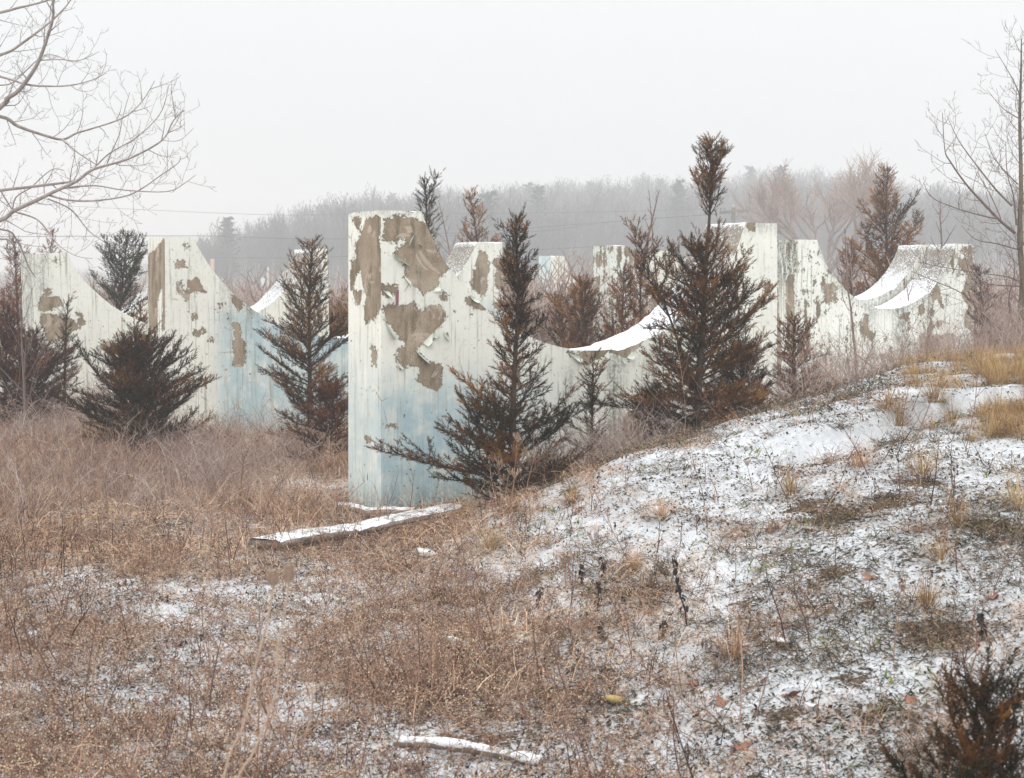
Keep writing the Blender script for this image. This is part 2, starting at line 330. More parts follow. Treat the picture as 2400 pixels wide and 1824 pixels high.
# ------------------------------------------------------------------ concrete saddles
def polysdf(Pn, poly):
    poly = np.asarray(poly, float); d = np.full(len(Pn), 1e9); ins = np.zeros(len(Pn), bool); n = len(poly)
    for i in range(n):
        a = poly[i]; b = poly[(i + 1) % n]; e = b - a; w = Pn - a
        t = np.clip((w @ e) / (e @ e + 1e-12), 0, 1); d = np.minimum(d, np.linalg.norm(w - t[:, None] * e, axis=1))
        c = ((a[1] > Pn[:, 1]) != (b[1] > Pn[:, 1])) & (Pn[:, 0] < (b[0] - a[0]) * (Pn[:, 1] - a[1]) / (b[1] - a[1] + 1e-12) + a[0])
        ins ^= c
    return np.where(ins, d, -d)
class Saddle:
    def __init__(s, x, y, z0, th, L, T=.7, H=3.0, D=1.47, fl=.47, fr=.5, tilt=0.):
        s.x, s.y, s.z0, s.th, s.L, s.T, s.H, s.D, s.fl, s.fr, s.tilt = x, y, z0, math.radians(th), L, T, H, D, fl, fr, math.radians(tilt)
        s.d = np.array([math.cos(s.th), math.sin(s.th)]); s.n = np.array([-s.d[1], s.d[0]]); s.p0 = np.array([x, y])
    def top(s, a):
        c = (s.fl + s.L - s.fr) / 2; hf = (s.L - s.fr - s.fl) / 2; Rr = (hf * hf + s.D ** 2) / (2 * s.D)
        q = np.sqrt(np.maximum(Rr * Rr - (a - c) ** 2, 0)) - (Rr - s.D)
        return np.where((a > s.fl) & (a < s.L - s.fr), s.H - np.maximum(q, 0), s.H)
    def front(s, px, py):
        r = np.array([(px - CX) / F, 1.]); k = (s.p0 @ s.n) / (r @ s.n)
        return ((k * r - s.p0) @ s.d, CAMZ - k * (py - HY) / F - s.z0)
    def end(s, px, py):
        r = np.array([(px - CX) / F, 1.]); k = (s.p0 @ s.d) / (r @ s.d)
        return ((k * r - s.p0) @ s.n, CAMZ - k * (py - HY) / F - s.z0)
    def world(s, a, t, z):
        p = s.p0 + a * s.d + t * s.n; return (p[0], p[1], s.z0 + z)
    def build(s, label, mat, res=.05, fpatch=(), epatch=(), blue=None, dirt=None, seed=0, zb=-.35):
        root = empty('concrete_saddle', (s.x, s.y, s.z0), s.th)
        root.rotation_euler = (0, s.tilt, s.th)
        tag(root, label, 'concrete support', 'peeling painted concrete tank saddles')
        hf0, hf1 = s.fl, s.L - s.fr
        A = np.concatenate([np.linspace(0, hf0, max(3, int(hf0 / res)))[:-1], np.linspace(hf0, hf1, int((hf1 - hf0) / res)), np.linspace(hf1, s.L, max(3, int(s.fr / res)))[1:]])
        nz = max(8, int(s.H / res)); nt_ = max(4, int(s.T / res)); Tt = np.linspace(0, s.T, nt_); v = np.linspace(0, 1, nz)
        def ztop(a, t):
            z = s.top(a); e = np.minimum(t, s.T - t)
            chip = .035 * np.maximum(fbm(a * 4 + seed, t * 4, 21) - .52, 0) * 4 * np.exp(-e / .04)
            return z - chip + .012 * (fbm(a * 2.3 + seed, t * 2.3, 22) - .5)
        Vs, Qs, at_ = [], [], {'bare': [], 'blue': [], 'dirt': []}; n0 = 0
        def grid(Vg, flip, b, bl, di):
            nonlocal n0
            r, c = Vg.shape[:2]; i = (np.arange(r - 1)[:, None] * c + np.arange(c - 1)[None]).ravel() + n0
            q = np.stack([i, i + 1, i + c + 1, i + c], 1); q = q[:, ::-1] if flip else q
            Vs.append(Vg.reshape(-1, 3)); Qs.append(q); n0 += r * c
            at_['bare'].append(b.ravel()); at_['blue'].append(bl.ravel()); at_['dirt'].append(di.ravel())
        bl_f = blue or (lambda a, z: 0 * a); di_f = dirt or (lambda a, z: 0 * a)
        wob = lambda a, z, k: .010 * (fbm(a * 1.7 + seed, z * 1.7, 30 + k) - .5)
        for t0, flip in ((0., False), (s.T, True)):
            AA, VV = np.meshgrid(A, v); ZT = ztop(AA, 0 * AA + t0); ZZ = zb + (ZT - zb) * VV
            b = np.full(AA.size, -.25); Pn = np.stack([AA.ravel(), ZZ.ravel()], 1)
            if t0 == 0:
                for p in fpatch: b = np.maximum(b, polysdf(Pn, p))
            edge = np.minimum(np.minimum(AA, s.L - AA), ZT - ZZ); wv = wob(AA, ZZ, t0) * sst(0, .15, edge)
            grid(np.stack([AA, t0 + wv, ZZ], -1), flip, np.clip(b, -.25, .3), bl_f(AA, ZZ), di_f(AA, ZZ))
        for a0, flip in ((0., True), (s.L, False)):
            TT, VV = np.meshgrid(Tt, v); ZT = ztop(0 * TT + a0, TT); ZZ = zb + (ZT - zb) * VV
            b = np.full(TT.size, -.25); Pn = np.stack([TT.ravel(), ZZ.ravel()], 1)
            if a0 == 0:
                for p in epatch: b = np.maximum(b, polysdf(Pn, p))
            grid(np.stack([0 * TT + a0, TT, ZZ], -1), flip, np.clip(b, -.25, .3), bl_f(-TT, ZZ), di_f(-TT, ZZ))
        AA, TT = np.meshgrid(A, Tt); grid(np.stack([AA, TT, ztop(AA, TT)], -1), False, np.full(AA.shape, -.25), 0 * AA, 0 * AA)
        me = mesh_np('body', np.vstack(Vs), np.vstack(Qs), None, {k: np.concatenate(x) for k, x in at_.items()})
        link('body', me, mat, root)
        return root
def curl(root, S, p1, p2, tip, out=.07, k=.5):
    """a torn flap of paint: held along p1-p2, curling away from the wall at its tip (photo points turned onto the wall)"""
    a, b, c = (np.array([S.front(*p)[0], 0, S.front(*p)[1]]) for p in (p1, p2, tip))
    n = 6; V = []
    for i in range(n):
        u = i / (n - 1)
        for j in range(4):
            w = j / 3; base = a + (b - a) * w; tp = c + (b - a) * (w - .5) * .25
            p = base + (tp - base) * (u * (1 - .25 * u * k)); p[1] = -.006 - out * u ** 1.7 + .004 * math.sin(9 * w + 4 * u); V.append(p)
    V = np.array(V); V2 = V + np.array([0, .003, 0]); q = []
    for i in range(n - 1):
        for j in range(3): o = i * 4 + j; q.append((o, o + 1, o + 5, o + 4))
    q = np.array(q); m0 = mesh_np('paint_flake', np.vstack([V, V2]), np.vstack([q, q[:, ::-1] + len(V)]), None, None, True)
    link('paint_flake', m0, M['flake'], root)
def _poly(*a): return a
m = NT('paint_underside', .8, .2); P = m.coord(); M['flake'] = m.col(m.mix(m.ss(m.noise(P, 8, 3), .4, .6), (.40, .46, .40), (.66, .69, .60)))

def c4(l): return [(780 + x / 4.806, 460 + y / 4.806) for x, y in l]
def r2(l): return [(780 + x / 1.954, 380 + y / 1.954) for x, y in l]
def c7(l): return [(300 + x / 4.806, 520 + y / 4.806) for x, y in l]
def c6(l): return [(x / 5.5275, 540 + y / 5.5275) for x, y in l]
def c3(l): return [(1960 + x / 5.025, 520 + y / 5.025) for x, y in l]
def c2(l): return [(1600 + x / 5.5275, 480 + y / 5.5275) for x, y in l]
def c8(l): return [(1160 + x / 4.606, 720 + y / 4.606) for x, y in l]
def rect(x0, y0, x1, y1): return [(x0, y0), ((x0 + x1) / 2, y0 - (y1 - y0) * .08), (x1, y0), (x1, y1), ((x0 + x1) / 2, y1 + (y1 - y0) * .1), (x0, y1)]

# A: the big one in front
SA = Saddle(-1.32, 15.9, 0, 33.7, 5.4)
fa = [c4([(600, 250), (730, 245), (860, 255), (940, 270), (1000, 325), (1095, 340), (1150, 440), (1190, 590), (1255, 625), (1335, 770), (1300, 840), (1200, 920), (1160, 1040), (1090, 1090), (980, 1060), (930, 1000), (860, 960), (800, 900), (850, 870), (830, 790), (870, 770), (760, 690), (650, 650), (740, 610), (850, 560), (880, 500), (800, 460), (700, 475), (625, 510), (590, 470), (590, 340)]),
      c4([(600, 1270), (640, 1240), (750, 1245), (800, 1210), (900, 1230), (930, 1290), (1020, 1270), (1080, 1230), (1220, 1240), (1255, 1330), (1210, 1440), (1130, 1570), (1020, 1640)]) + r2([(375, 850), (380, 880), (430, 920), (490, 935), (490, 980), (470, 1040), (430, 1035), (390, 1000), (390, 940), (350, 940), (310, 950), (285, 890), (320, 830), (290, 790), (240, 720), (232, 680)]),
      c4([(1195, 1110), (1250, 1100), (1292, 1130), (1285, 1160), (1215, 1165)]), c4([(1490, 1140), (1560, 1140), (1620, 1190), (1700, 1190), (1730, 1260), (1600, 1262), (1540, 1215)]),
      c4([(560, 1045), (640, 1020), (730, 1030), (700, 1100), (660, 1150), (590, 1090)]), c4([(1250, 1540), (1290, 1515), (1322, 1550), (1300, 1600)]),
      c8([(790, 490), (1000, 480), (1230, 470), (1500, 430), (1580, 380), (1480, 520), (1440, 560), (1330, 530), (1250, 480), (1100, 540), (1010, 600), (950, 560), (900, 520)]),
      c8([(1480, 1140), (1560, 1150), (1620, 1250), (1500, 1400), (1380, 1330), (1400, 1210)]), c2([(1060, 1000), (1180, 1060), (1130, 1130), (1080, 1190), (1060, 1100)]), c2([(860, 225), (920, 225), (910, 330), (880, 330)]),
      r2([(245, 1205), (290, 1200), (290, 1215), (250, 1222)])]
ea = [c4([(370, 260), (545, 255), (520, 420), (545, 600), (530, 900), (545, 1150), (490, 1380), (440, 1370), (360, 1390), (380, 1130), (330, 1000), (320, 860), (220, 840), (220, 730), (260, 730), (250, 500), (320, 470), (340, 400)]),
      c4([(200, 860), (240, 860), (240, 1060), (205, 1050)]), c4([(225, 1080), (330, 1060), (320, 1200), (250, 1210)]), c4([(215, 255), (320, 255), (310, 420), (285, 330), (230, 280)]),
      r2([(175, 850), (205, 860), (200, 930), (180, 930)]), r2([(150, 1265), (185, 1270), (175, 1290)])]
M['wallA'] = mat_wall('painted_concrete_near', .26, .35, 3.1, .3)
fA = lambda L: [[SA.front(*p) for p in q] for q in L]
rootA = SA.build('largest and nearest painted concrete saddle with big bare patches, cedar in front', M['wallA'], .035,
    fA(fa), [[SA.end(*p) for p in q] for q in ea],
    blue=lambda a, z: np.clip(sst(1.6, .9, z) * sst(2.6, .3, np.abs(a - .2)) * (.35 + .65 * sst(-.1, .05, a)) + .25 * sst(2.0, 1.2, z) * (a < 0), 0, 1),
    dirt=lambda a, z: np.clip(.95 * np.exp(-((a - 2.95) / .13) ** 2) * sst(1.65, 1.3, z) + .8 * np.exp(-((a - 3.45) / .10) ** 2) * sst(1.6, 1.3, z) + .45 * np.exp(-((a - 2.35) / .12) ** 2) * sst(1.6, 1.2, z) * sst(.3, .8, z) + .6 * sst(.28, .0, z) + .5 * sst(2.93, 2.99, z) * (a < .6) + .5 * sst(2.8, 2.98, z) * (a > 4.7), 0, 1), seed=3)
for p in ([(655, 655), (875, 790), (760, 745), .05], [(860, 560), (940, 400), (830, 500), .08], [(800, 895), (880, 960), (850, 1010), .05], [(560, 1060), (640, 1080), (660, 1160), .04],
          [(590, 1420), (720, 1590), (650, 1600), .07], [(1100, 1590), (1190, 1490), (1170, 1590), .03], [(1540, 1110), (1680, 1180), (1580, 1200), .05], [(1120, 1080), (1180, 1010), (1190, 1060), .05],
          [(1240, 1520), (1320, 1600), (1265, 1615), .04], [(960, 930), (960, 760), (930, 800), .04], [(960, 520), (1000, 560), (985, 570), .03], [(1180, 560), (1240, 590), (1160, 500), .03]):
    q = c4(p[:3]); curl(rootA, SA, q[0], q[1], q[2], p[3])
for p in ([(380, 860), (450, 925), (400, 905), .07], [(410, 830), (460, 780), (440, 840), .03], [(300, 920), (330, 950), (300, 945), .03]):
    q = r2(p[:3]); curl(rootA, SA, q[0], q[1], q[2], p[3])
for p in ([(790, 490), (950, 560), (900, 600), .04], [(950, 570), (1020, 620), (960, 600), .09], [(1180, 520), (1230, 470), (1200, 560), .05], [(1420, 550), (1480, 470), (1470, 560), .06], [(1360, 540), (1420, 550), (1380, 620), .04]):
    q = c8(p[:3]); curl(rootA, SA, q[0], q[1], q[2], p[3])
# rust-red smear
m = NT('maroon_stain', .9, .1); M['maroon'] = m.col(m.mix(m.noise(m.coord(), 30, 3), (.20, .08, .09), (.34, .17, .18)))
q = [SA.front(*p) for p in c4([(705, 1240), (703, 1110), (735, 1040), (742, 1070), (738, 1230)])]
V = [(a, -.005, z) for a, z in q]; V2 = [(a, .004, z) for a, z in q]
me = bpy.data.meshes.new('paint_smear'); me.from_pydata(V + V2, [], [tuple(range(5)), tuple(range(9, 4, -1))]); link('paint_smear', me, M['maroon'], rootA)

# B: second, to the left
SB = Saddle(-5.11, 23.3, 0, 33.5, 5.95, D=1.55, fl=.44, fr=.5, tilt=-.3)
fb = [rect(560, 440, 635, 500), rect(645, 250, 680, 300), [(545, 720), (590, 690), (640, 760), (700, 800), (700, 830), (660, 880), (640, 830), (560, 790)], [(690, 690), (760, 640), (820, 680), (860, 790), (760, 800), (700, 760)],
      [(1180, 1150), (1250, 1140), (1300, 1320), (1335, 1390), (1310, 1640), (1200, 1620), (1190, 1400), (1200, 1260)], [(1210, 840), (1290, 880), (1330, 940), (1250, 1000), (1215, 920)],
      rect(835, 1190, 865, 1225), rect(930, 1310, 960, 1345), rect(1040, 930, 1060, 960), rect(740, 1050, 775, 1080), [(1870, 1400), (1950, 1380), (1980, 1500), (1900, 1560)], rect(765, 1240, 820, 1275)]
eb = [[(235, 380), (300, 330), (420, 190), (440, 700), (400, 740), (340, 860), (330, 1230), (250, 1250), (240, 900)], [(395, 740), (430, 760), (425, 1200), (400, 1200)]]
M['wallB'] = mat_wall('painted_concrete_mossy', .34, .8, 7.7, .4, (.85, .85, .78))
fb2 = [c4(q) for q in ([(1720, 615), (1755, 720), (1760, 870), (1730, 1100), (1680, 1140), (1550, 1010), (1590, 900), (1640, 700)], [(1870, 720), (1930, 700), (1925, 850), (1870, 850), (1800, 760)], [(1830, 900), (1925, 860), (1920, 1080), (1850, 1070)], [(1770, 1210), (1900, 1200), (1920, 1350)])]
SBp = lambda L: [[SB.front(*p) for p in c7(q)] for q in L]
SB.build('painted concrete saddle with brown striped bare end, left of the largest one', M['wallB'], .05, SBp(fb) + [[SB.front(*p) for p in q] for q in fb2], [[SB.end(*p) for p in c7(q)] for q in eb],
    blue=lambda a, z: np.clip(sst(2.15, 1.7, z) * sst(.6, 1.1, a) * .9, 0, 1), dirt=lambda a, z: np.clip(.5 * sst(.3, .0, SB.top(a) - z) * (a > .45) * (fbm(a * 1.5, z * 0, 8) - .2) + .35 * np.exp(-((a - 1.0) / .12) ** 2) * sst(1.2, 2, z) + .4 * np.exp(-((a - 1.35) / .1) ** 2) * sst(1.2, 2, z), 0, 1), seed=8)
# L: third
SL = Saddle(-8.17, 27.2, 0, 33.7, 5.65, fl=.6, fr=.35, tilt=-1.7); SL.H = 3.0; SL.z0 = -.14
fl_ = [[(540, 950), (620, 850), (720, 880), (840, 885), (850, 920), (800, 980), (690, 1040), (560, 1040)], [(570, 1130), (700, 1080), (840, 1160), (960, 1160), (1080, 1290), (900, 1350), (820, 1400), (740, 1460), (650, 1400), (590, 1250)],
       [(725, 375), (780, 370), (825, 430), (780, 450)], rect(1040, 1180, 1130, 1230), rect(1030, 1085, 1100, 1105), rect(630, 760, 700, 830), [(1300, 1530), (1400, 1470), (1560, 1500), (1560, 1640), (1380, 1600)]]
M['wallL'] = mat_wall('painted_concrete_pale', .22, .6, 12.3, .5, (.86, .86, .79))
SL.build('leaning concrete saddle at the far left behind brown cedar bushes', M['wallL'], .06, [[SL.front(*p) for p in c6(q)] for q in fl_],
    dirt=lambda a, z: np.clip(.7 * (a < 0) + .5 * np.exp(-((a - .15) / .12) ** 2) * sst(1.8, 2.4, z), 0, 1), seed=12)
S0 = Saddle(-11.5, 31.6, -.1, 33.7, 5.4, D=1.5); M['wallO'] = mat_wall('painted_concrete_far', .15, .5, 17.9, .5)
S0.build('concrete saddle cut off by the left edge of the view', M['wallO'], .1, seed=13)
# C and its twin on the right
SC = Saddle(5.145, 28.5, .14, 33.7, 4.76, D=1.26, fl=.5, fr=.5)
fc = [c3([(1460, 440), (1600, 430), (1615, 900), (1590, 1260), (1520, 1240), (1500, 1150), (1560, 1000), (1470, 880), (1560, 620), (1440, 520)]), c3([(1150, 780), (1220, 740), (1250, 980), (1190, 900), (1130, 990), (1125, 900)]),
      c3([(770, 1090), (860, 1080), (840, 1160), (780, 1160)]), c3([(1000, 980), (1030, 990), (1030, 1080), (990, 1050)]), c3([(1180, 1160), (1250, 1160), (1220, 1230), (1170, 1220)]), c3([(1100, 1110), (1140, 1150), (1120, 1300), (1020, 1330), (1100, 1260)]),
      c3([(320, 1100), (380, 1090), (360, 1230), (440, 1340), (430, 1400), (310, 1300)]), c2([(1700, 960), (1735, 980), (1710, 1060), (1690, 1050)]), c2([(1915, 1000), (1975, 1030), (1960, 1080)]), c2([(1690, 470), (1730, 470), (1715, 530)]), c3([(960, 1340), (1400, 1330), (1300, 1640), (1050, 1640)])]
M['wallC'] = mat_wall('painted_concrete_flaking', .48, .9, 23.4, .4, (.84, .84, .77))
ec = [[(0, .2), (.22, .2), (.3, 2.3), (.1, 2.4)], [(.45, .2), (.6, 1), (.55, 2.2), (.42, 1.4)]]
SC.build('right-hand flaking concrete saddle with a green stained corner', M['wallC'], .06, [[SC.front(*p) for p in q] for q in fc], ec,
    dirt=lambda a, z: np.clip((a < 0) * (.95 * sst(2.0, 2.6, z) + .3) + 1.0 * np.exp(-((a - 2.72) / .2) ** 2) * sst(1.9, 1.6, z) + .5 * np.exp(-((a - 1.9) / .15) ** 2) + .4 * np.exp(-((a - 3.5) / .12) ** 2) + .5 * sst(.25, .0, SC.top(a) - z) * (a > .55) * (a < 4.2), 0, 1), seed=23)
p = SC.p0 + SC.n * .78 + SC.d * .12
SC2 = Saddle(p[0], p[1], .14, 33.7, 4.6, T=.62, D=1.1, fl=.55, fr=.55)
SC2.build('concrete saddle standing close behind the right-hand flaking saddle', M['wallC'], .07, seed=24, dirt=lambda a, z: .6 * sst(.4, .0, SC2.top(a) - z) * (a > 1) * (a < 3.4))
# back row
M['wallF'] = mat_wall('painted_concrete_tan_flaking', .62, .7, 31.2, .9, (.78, .81, .76)); M['wallK'] = mat_wall('mostly_bare_concrete', .78, .4, 41.7, .4)
SF = Saddle(2.06, 31.9, .14, 33.7, 5.2, fl=.35, fr=.5); SF.build('heavily flaking tan concrete saddle end, seen above the valley of the largest saddle', M['wallF'], .08, seed=31)
SH = Saddle(3.48, 36, .14, 33.7, 4.7, fl=.35); SH.build('pale concrete saddle mostly hidden behind the tall cedar', M['wallO'], .1, seed=33)
SK = Saddle(-.35, 40.2, .2, 33, 4.5, H=3.15, D=1.42, fl=.4, fr=.35); SK.build('mostly bare concrete saddle with snowy hollow, between the flaking one and the spindly cedar', M['wallK'], .1, seed=35)
SG = Saddle(1.16, 45, .25, 33.7, 5.0, H=3.0, fl=.4); SG.build('farthest pale bluish concrete saddle end under the misty wood', M['wallO'], .1, seed=37, blue=lambda a, z: .8 * (a < 0) + 0 * z)
# ------------------------------------------------------------------ cedars
def plume_proto(seed, n=12, L=.105):
    r = random.Random(seed); V, T, A = [], [], []
    def spike(p, d, l, w, a0, a1):
        p = Vector(p); d = Vector(d).normalized(); u = d.orthogonal().normalized(); u.rotate(__import__('mathutils').Quaternion(d, r.random() * 6.28)); w2 = d.cross(u)
        b = len(V); V.extend([tuple(p + u * w), tuple(p + w2 * w * .6), tuple(p - u * w), tuple(p + d * l)])
        A.extend([a0, a0, a0, a1]); T.extend([(b, b + 1, b + 3), (b + 1, b + 2, b + 3)])
    spike((0, 0, 0), (0, 0, 1), L * 1.05, .0036, 0, .1)
    for i in range(n):
        t = (i + .3) / n; ph = i * 2.4 + r.random(); ang = math.radians(25 + 38 * r.random())
        l = L * (.38 - .28 * abs(t - .3)) * (.7 + .7 * r.random())
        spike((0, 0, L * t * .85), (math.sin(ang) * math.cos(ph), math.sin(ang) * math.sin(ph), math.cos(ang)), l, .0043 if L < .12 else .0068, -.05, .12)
    return np.array(V), np.array(T), np.array(A)
PL = [plume_proto(i, 12) for i in range(4)]; PLF = [plume_proto(10 + i, 7, .13) for i in range(3)]
def frames(D, roll):
    D = D / (np.linalg.norm(D, axis=1)[:, None] + 1e-9); up = np.where(np.abs(D[:, 2:3]) < .9, np.array([[0, 0, 1.]]), np.array([[1., 0, 0]]))
    U = np.cross(up, D); U /= np.linalg.norm(U, axis=1)[:, None] + 1e-9; Wv = np.cross(D, U)
    c, s_ = np.cos(roll)[:, None], np.sin(roll)[:, None]
    return np.stack([c * U + s_ * Wv, -s_ * U + c * Wv, D], 2)
def scatter_mesh(name, protos, P, D, S, tint, mat, parent=None, seed=0):
    rg = np.random.default_rng(seed); P = np.asarray(P); D = np.asarray(D, float); S = np.asarray(S); tint = np.asarray(tint)
    pick = rg.integers(0, len(protos), len(P)); Vs, Ts, As = [], [], []; n0 = 0
    for k, (v, t, a) in enumerate(protos):
        ix = np.where(pick == k)[0]
        if not len(ix): continue
        Fm = frames(D[ix], rg.random(len(ix)) * 6.28)
        V = np.einsum('nij,vj->nvi', Fm, v) * S[ix][:, None, None] + P[ix][:, None]
        Tn = t[None] + (np.arange(len(ix)) * len(v))[:, None, None] + n0
        Vs.append(V.reshape(-1, 3)); Ts.append(Tn.reshape(-1, 3)); As.append((tint[ix][:, None] + a[None]).ravel()); n0 += len(ix) * len(v)
    me = mesh_np(name, np.vstack(Vs), None, np.vstack(Ts), {'tint': np.concatenate(As)})
    return link(name, me, mat, parent)
def cedar(base, H, prof, label, mat='cedar', seed=0, nb=70, dens=1., lean=(0, 0), leaders=(), far=False, tint=.45, bare_top=0., z_low=.02, up=(14, 52), drop=1., one_side=None, neck=None):
    """prof: (height fraction, reach in metres) pairs; leaders: (height fraction, azimuth deg, length, lean) of upright secondary stems"""
    r = random.Random(seed); root = empty('cedar_tree', base); tag(root, label, 'cedar tree', 'wild red cedars growing among the saddles')
    tr = MB(); P, D, S, A = [], [], [], []
    def stem(p0, d0, L, r0, wob, bend, n=10):
        pts = [Vector(p0)]; d = Vector(d0).normalized()
        for i in range(n):
            d = (d + Vector((r.gauss(0, wob), r.gauss(0, wob), bend))).normalized(); pts.append(pts[-1] + d * L / n)
        return pts
    def at_(pts, t):
        f = t * (len(pts) - 1); i = min(int(f), len(pts) - 2); return pts[i].lerp(pts[i + 1], f - i), (pts[i + 1] - pts[i]).normalized()
    def plumes(pts, t0, step, s0, col):
        L = sum((pts[i + 1] - pts[i]).length for i in range(len(pts) - 1)); n = max(1, int(L * (1 - t0) / step))
        for k in range(n):
            t = t0 + (1 - t0) * (k + r.random()) / n; p, d = at_(pts, min(t, .999))
            dd = d + Vector((r.gauss(0, .42), r.gauss(0, .42), r.gauss(.12, .35)))
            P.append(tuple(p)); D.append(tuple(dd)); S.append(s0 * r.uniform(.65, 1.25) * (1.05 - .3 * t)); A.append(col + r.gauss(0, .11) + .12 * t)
        p, d = at_(pts, .999); P.append(tuple(p)); D.append(tuple(d)); S.append(s0 * .9); A.append(col + .15)
    step = (.031 if not far else .056) / dens; s0 = 1. if not far else 1.35
    def body(p0, d0, Lh, r0, prof_, nbr, t_low):
        pts = stem(p0, d0, Lh, r0, .025, .02, 12)
        k = len(pts); tr.tube([tuple(p) for p in pts], [r0 * (1 - .93 * i / (k - 1)) for i in range(k)], 5)
        ks = [q[0] for q in prof_]; vs_ = [q[1] for q in prof_]; az = r.random() * 6
        for i in range(nbr):
            t = t_low + (1 - t_low) * ((i + r.random() * .8) / nbr) ** .92
            reach = float(np.interp(t, ks, vs_)) * r.choice([.35, .55, .75, .9, 1., 1.2]) * r.uniform(.85, 1.1)
            if reach < .03: continue
            reach *= .45 + .95 * float(vnoise(t * 7 + seed, az * .9 + 50, 5))
            p, d = at_(pts, min(t, .995)); az = (az + 2.4 + r.gauss(0, .3)) % 6.2832
            if one_side is not None and math.cos(az - one_side) < -.2 and r.random() < .6: reach *= .5
            el = math.radians(r.uniform(*up)) * (.05 + 1.15 * min(1, t * 1.4)); b = Vector((math.cos(az) * math.cos(el), math.sin(az) * math.cos(el) * .85, math.sin(el)))
            bl = reach / max(math.cos(el), .45); bl = max(.04, min(bl, (p0[2] + Lh * 1.01 - p.z) / max(.12, math.sin(el + .22)))) if t < .93 else bl; bp = stem(p, b, bl, .01, .07, r.uniform(-.03, .09), 6)
            tr.tube([tuple(q) for q in bp], [max(.0022, .006 + .010 * bl * (1 - .9 * j / 6) * (1 - j / 7)) * (1 - .8 * j / 6) for j in range(7)], 3)
            col = tint + r.gauss(0, .15)
            thin_ = .62 if (t > .8 or (neck and t > .7)) else 1.
            plumes(bp, .06, step * .9 / thin_, s0 * (.7 + .35 * min(1, bl)), col)
            ns = max(2, int(bl / .060 * dens * thin_ * (1. if not far else .75)))
            for j in range(ns):
                tt = .18 + .78 * (j + r.random()) / ns; q, dd = at_(bp, tt)
                sd = dd.cross(Vector((0, 0, 1))); sd = sd.normalized() if sd.length > .1 else Vector((1, 0, 0)); sgn = 1 if j % 2 else -1
                ax = (dd * .8 + sd * sgn * r.uniform(.35, .95) + Vector((0, 0, r.uniform(-.1, .55)))).normalized()
                sb = stem(q, ax, (.10 + bl * .36 * (1 - tt)) * r.uniform(.6, 1.2), .004, .1, .05, 4)
                if not far: tr.tube([tuple(sb[0]), tuple(sb[2]), tuple(sb[3])], [.003, .0022, .0013], 3)
                plumes(sb, .02, step * 1.1, s0 * r.uniform(.7, 1.0), col + r.gauss(0, .06))
        # loose tips at the top
        if not bare_top: plumes(pts, .8, .05, .8, tint)
        if neck is None: plumes(pts, .04, .016 if not far else .03, s0 * .9, tint)
        return pts
    main = body((0, 0, -.05), (lean[0], lean[1], 1), H, .012 + .012 * H, prof, nb, z_low)
    for hf, az, Ll, ln, w in leaders:
        p, d = at_(main, hf); a = math.radians(az)
        body(p, (math.cos(a) * ln, math.sin(a) * ln, 1), Ll, .006 + .008 * Ll, [(0, w * .5), (.3, w), (.7, w * .65), (1, .04)], int(18 * Ll * dens), .1)
    tr.build('trunk', M['cedar_bark'], root, True)
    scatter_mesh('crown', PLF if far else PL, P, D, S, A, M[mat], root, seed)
    return root
def cbase(px, y, dz=0): x = (px - CX) / F * y; return (x, y, g(x, y) + dz)
def topH(px, py, y): return CAMZ - (py - HY) / F * y - cbase(px, y)[2]
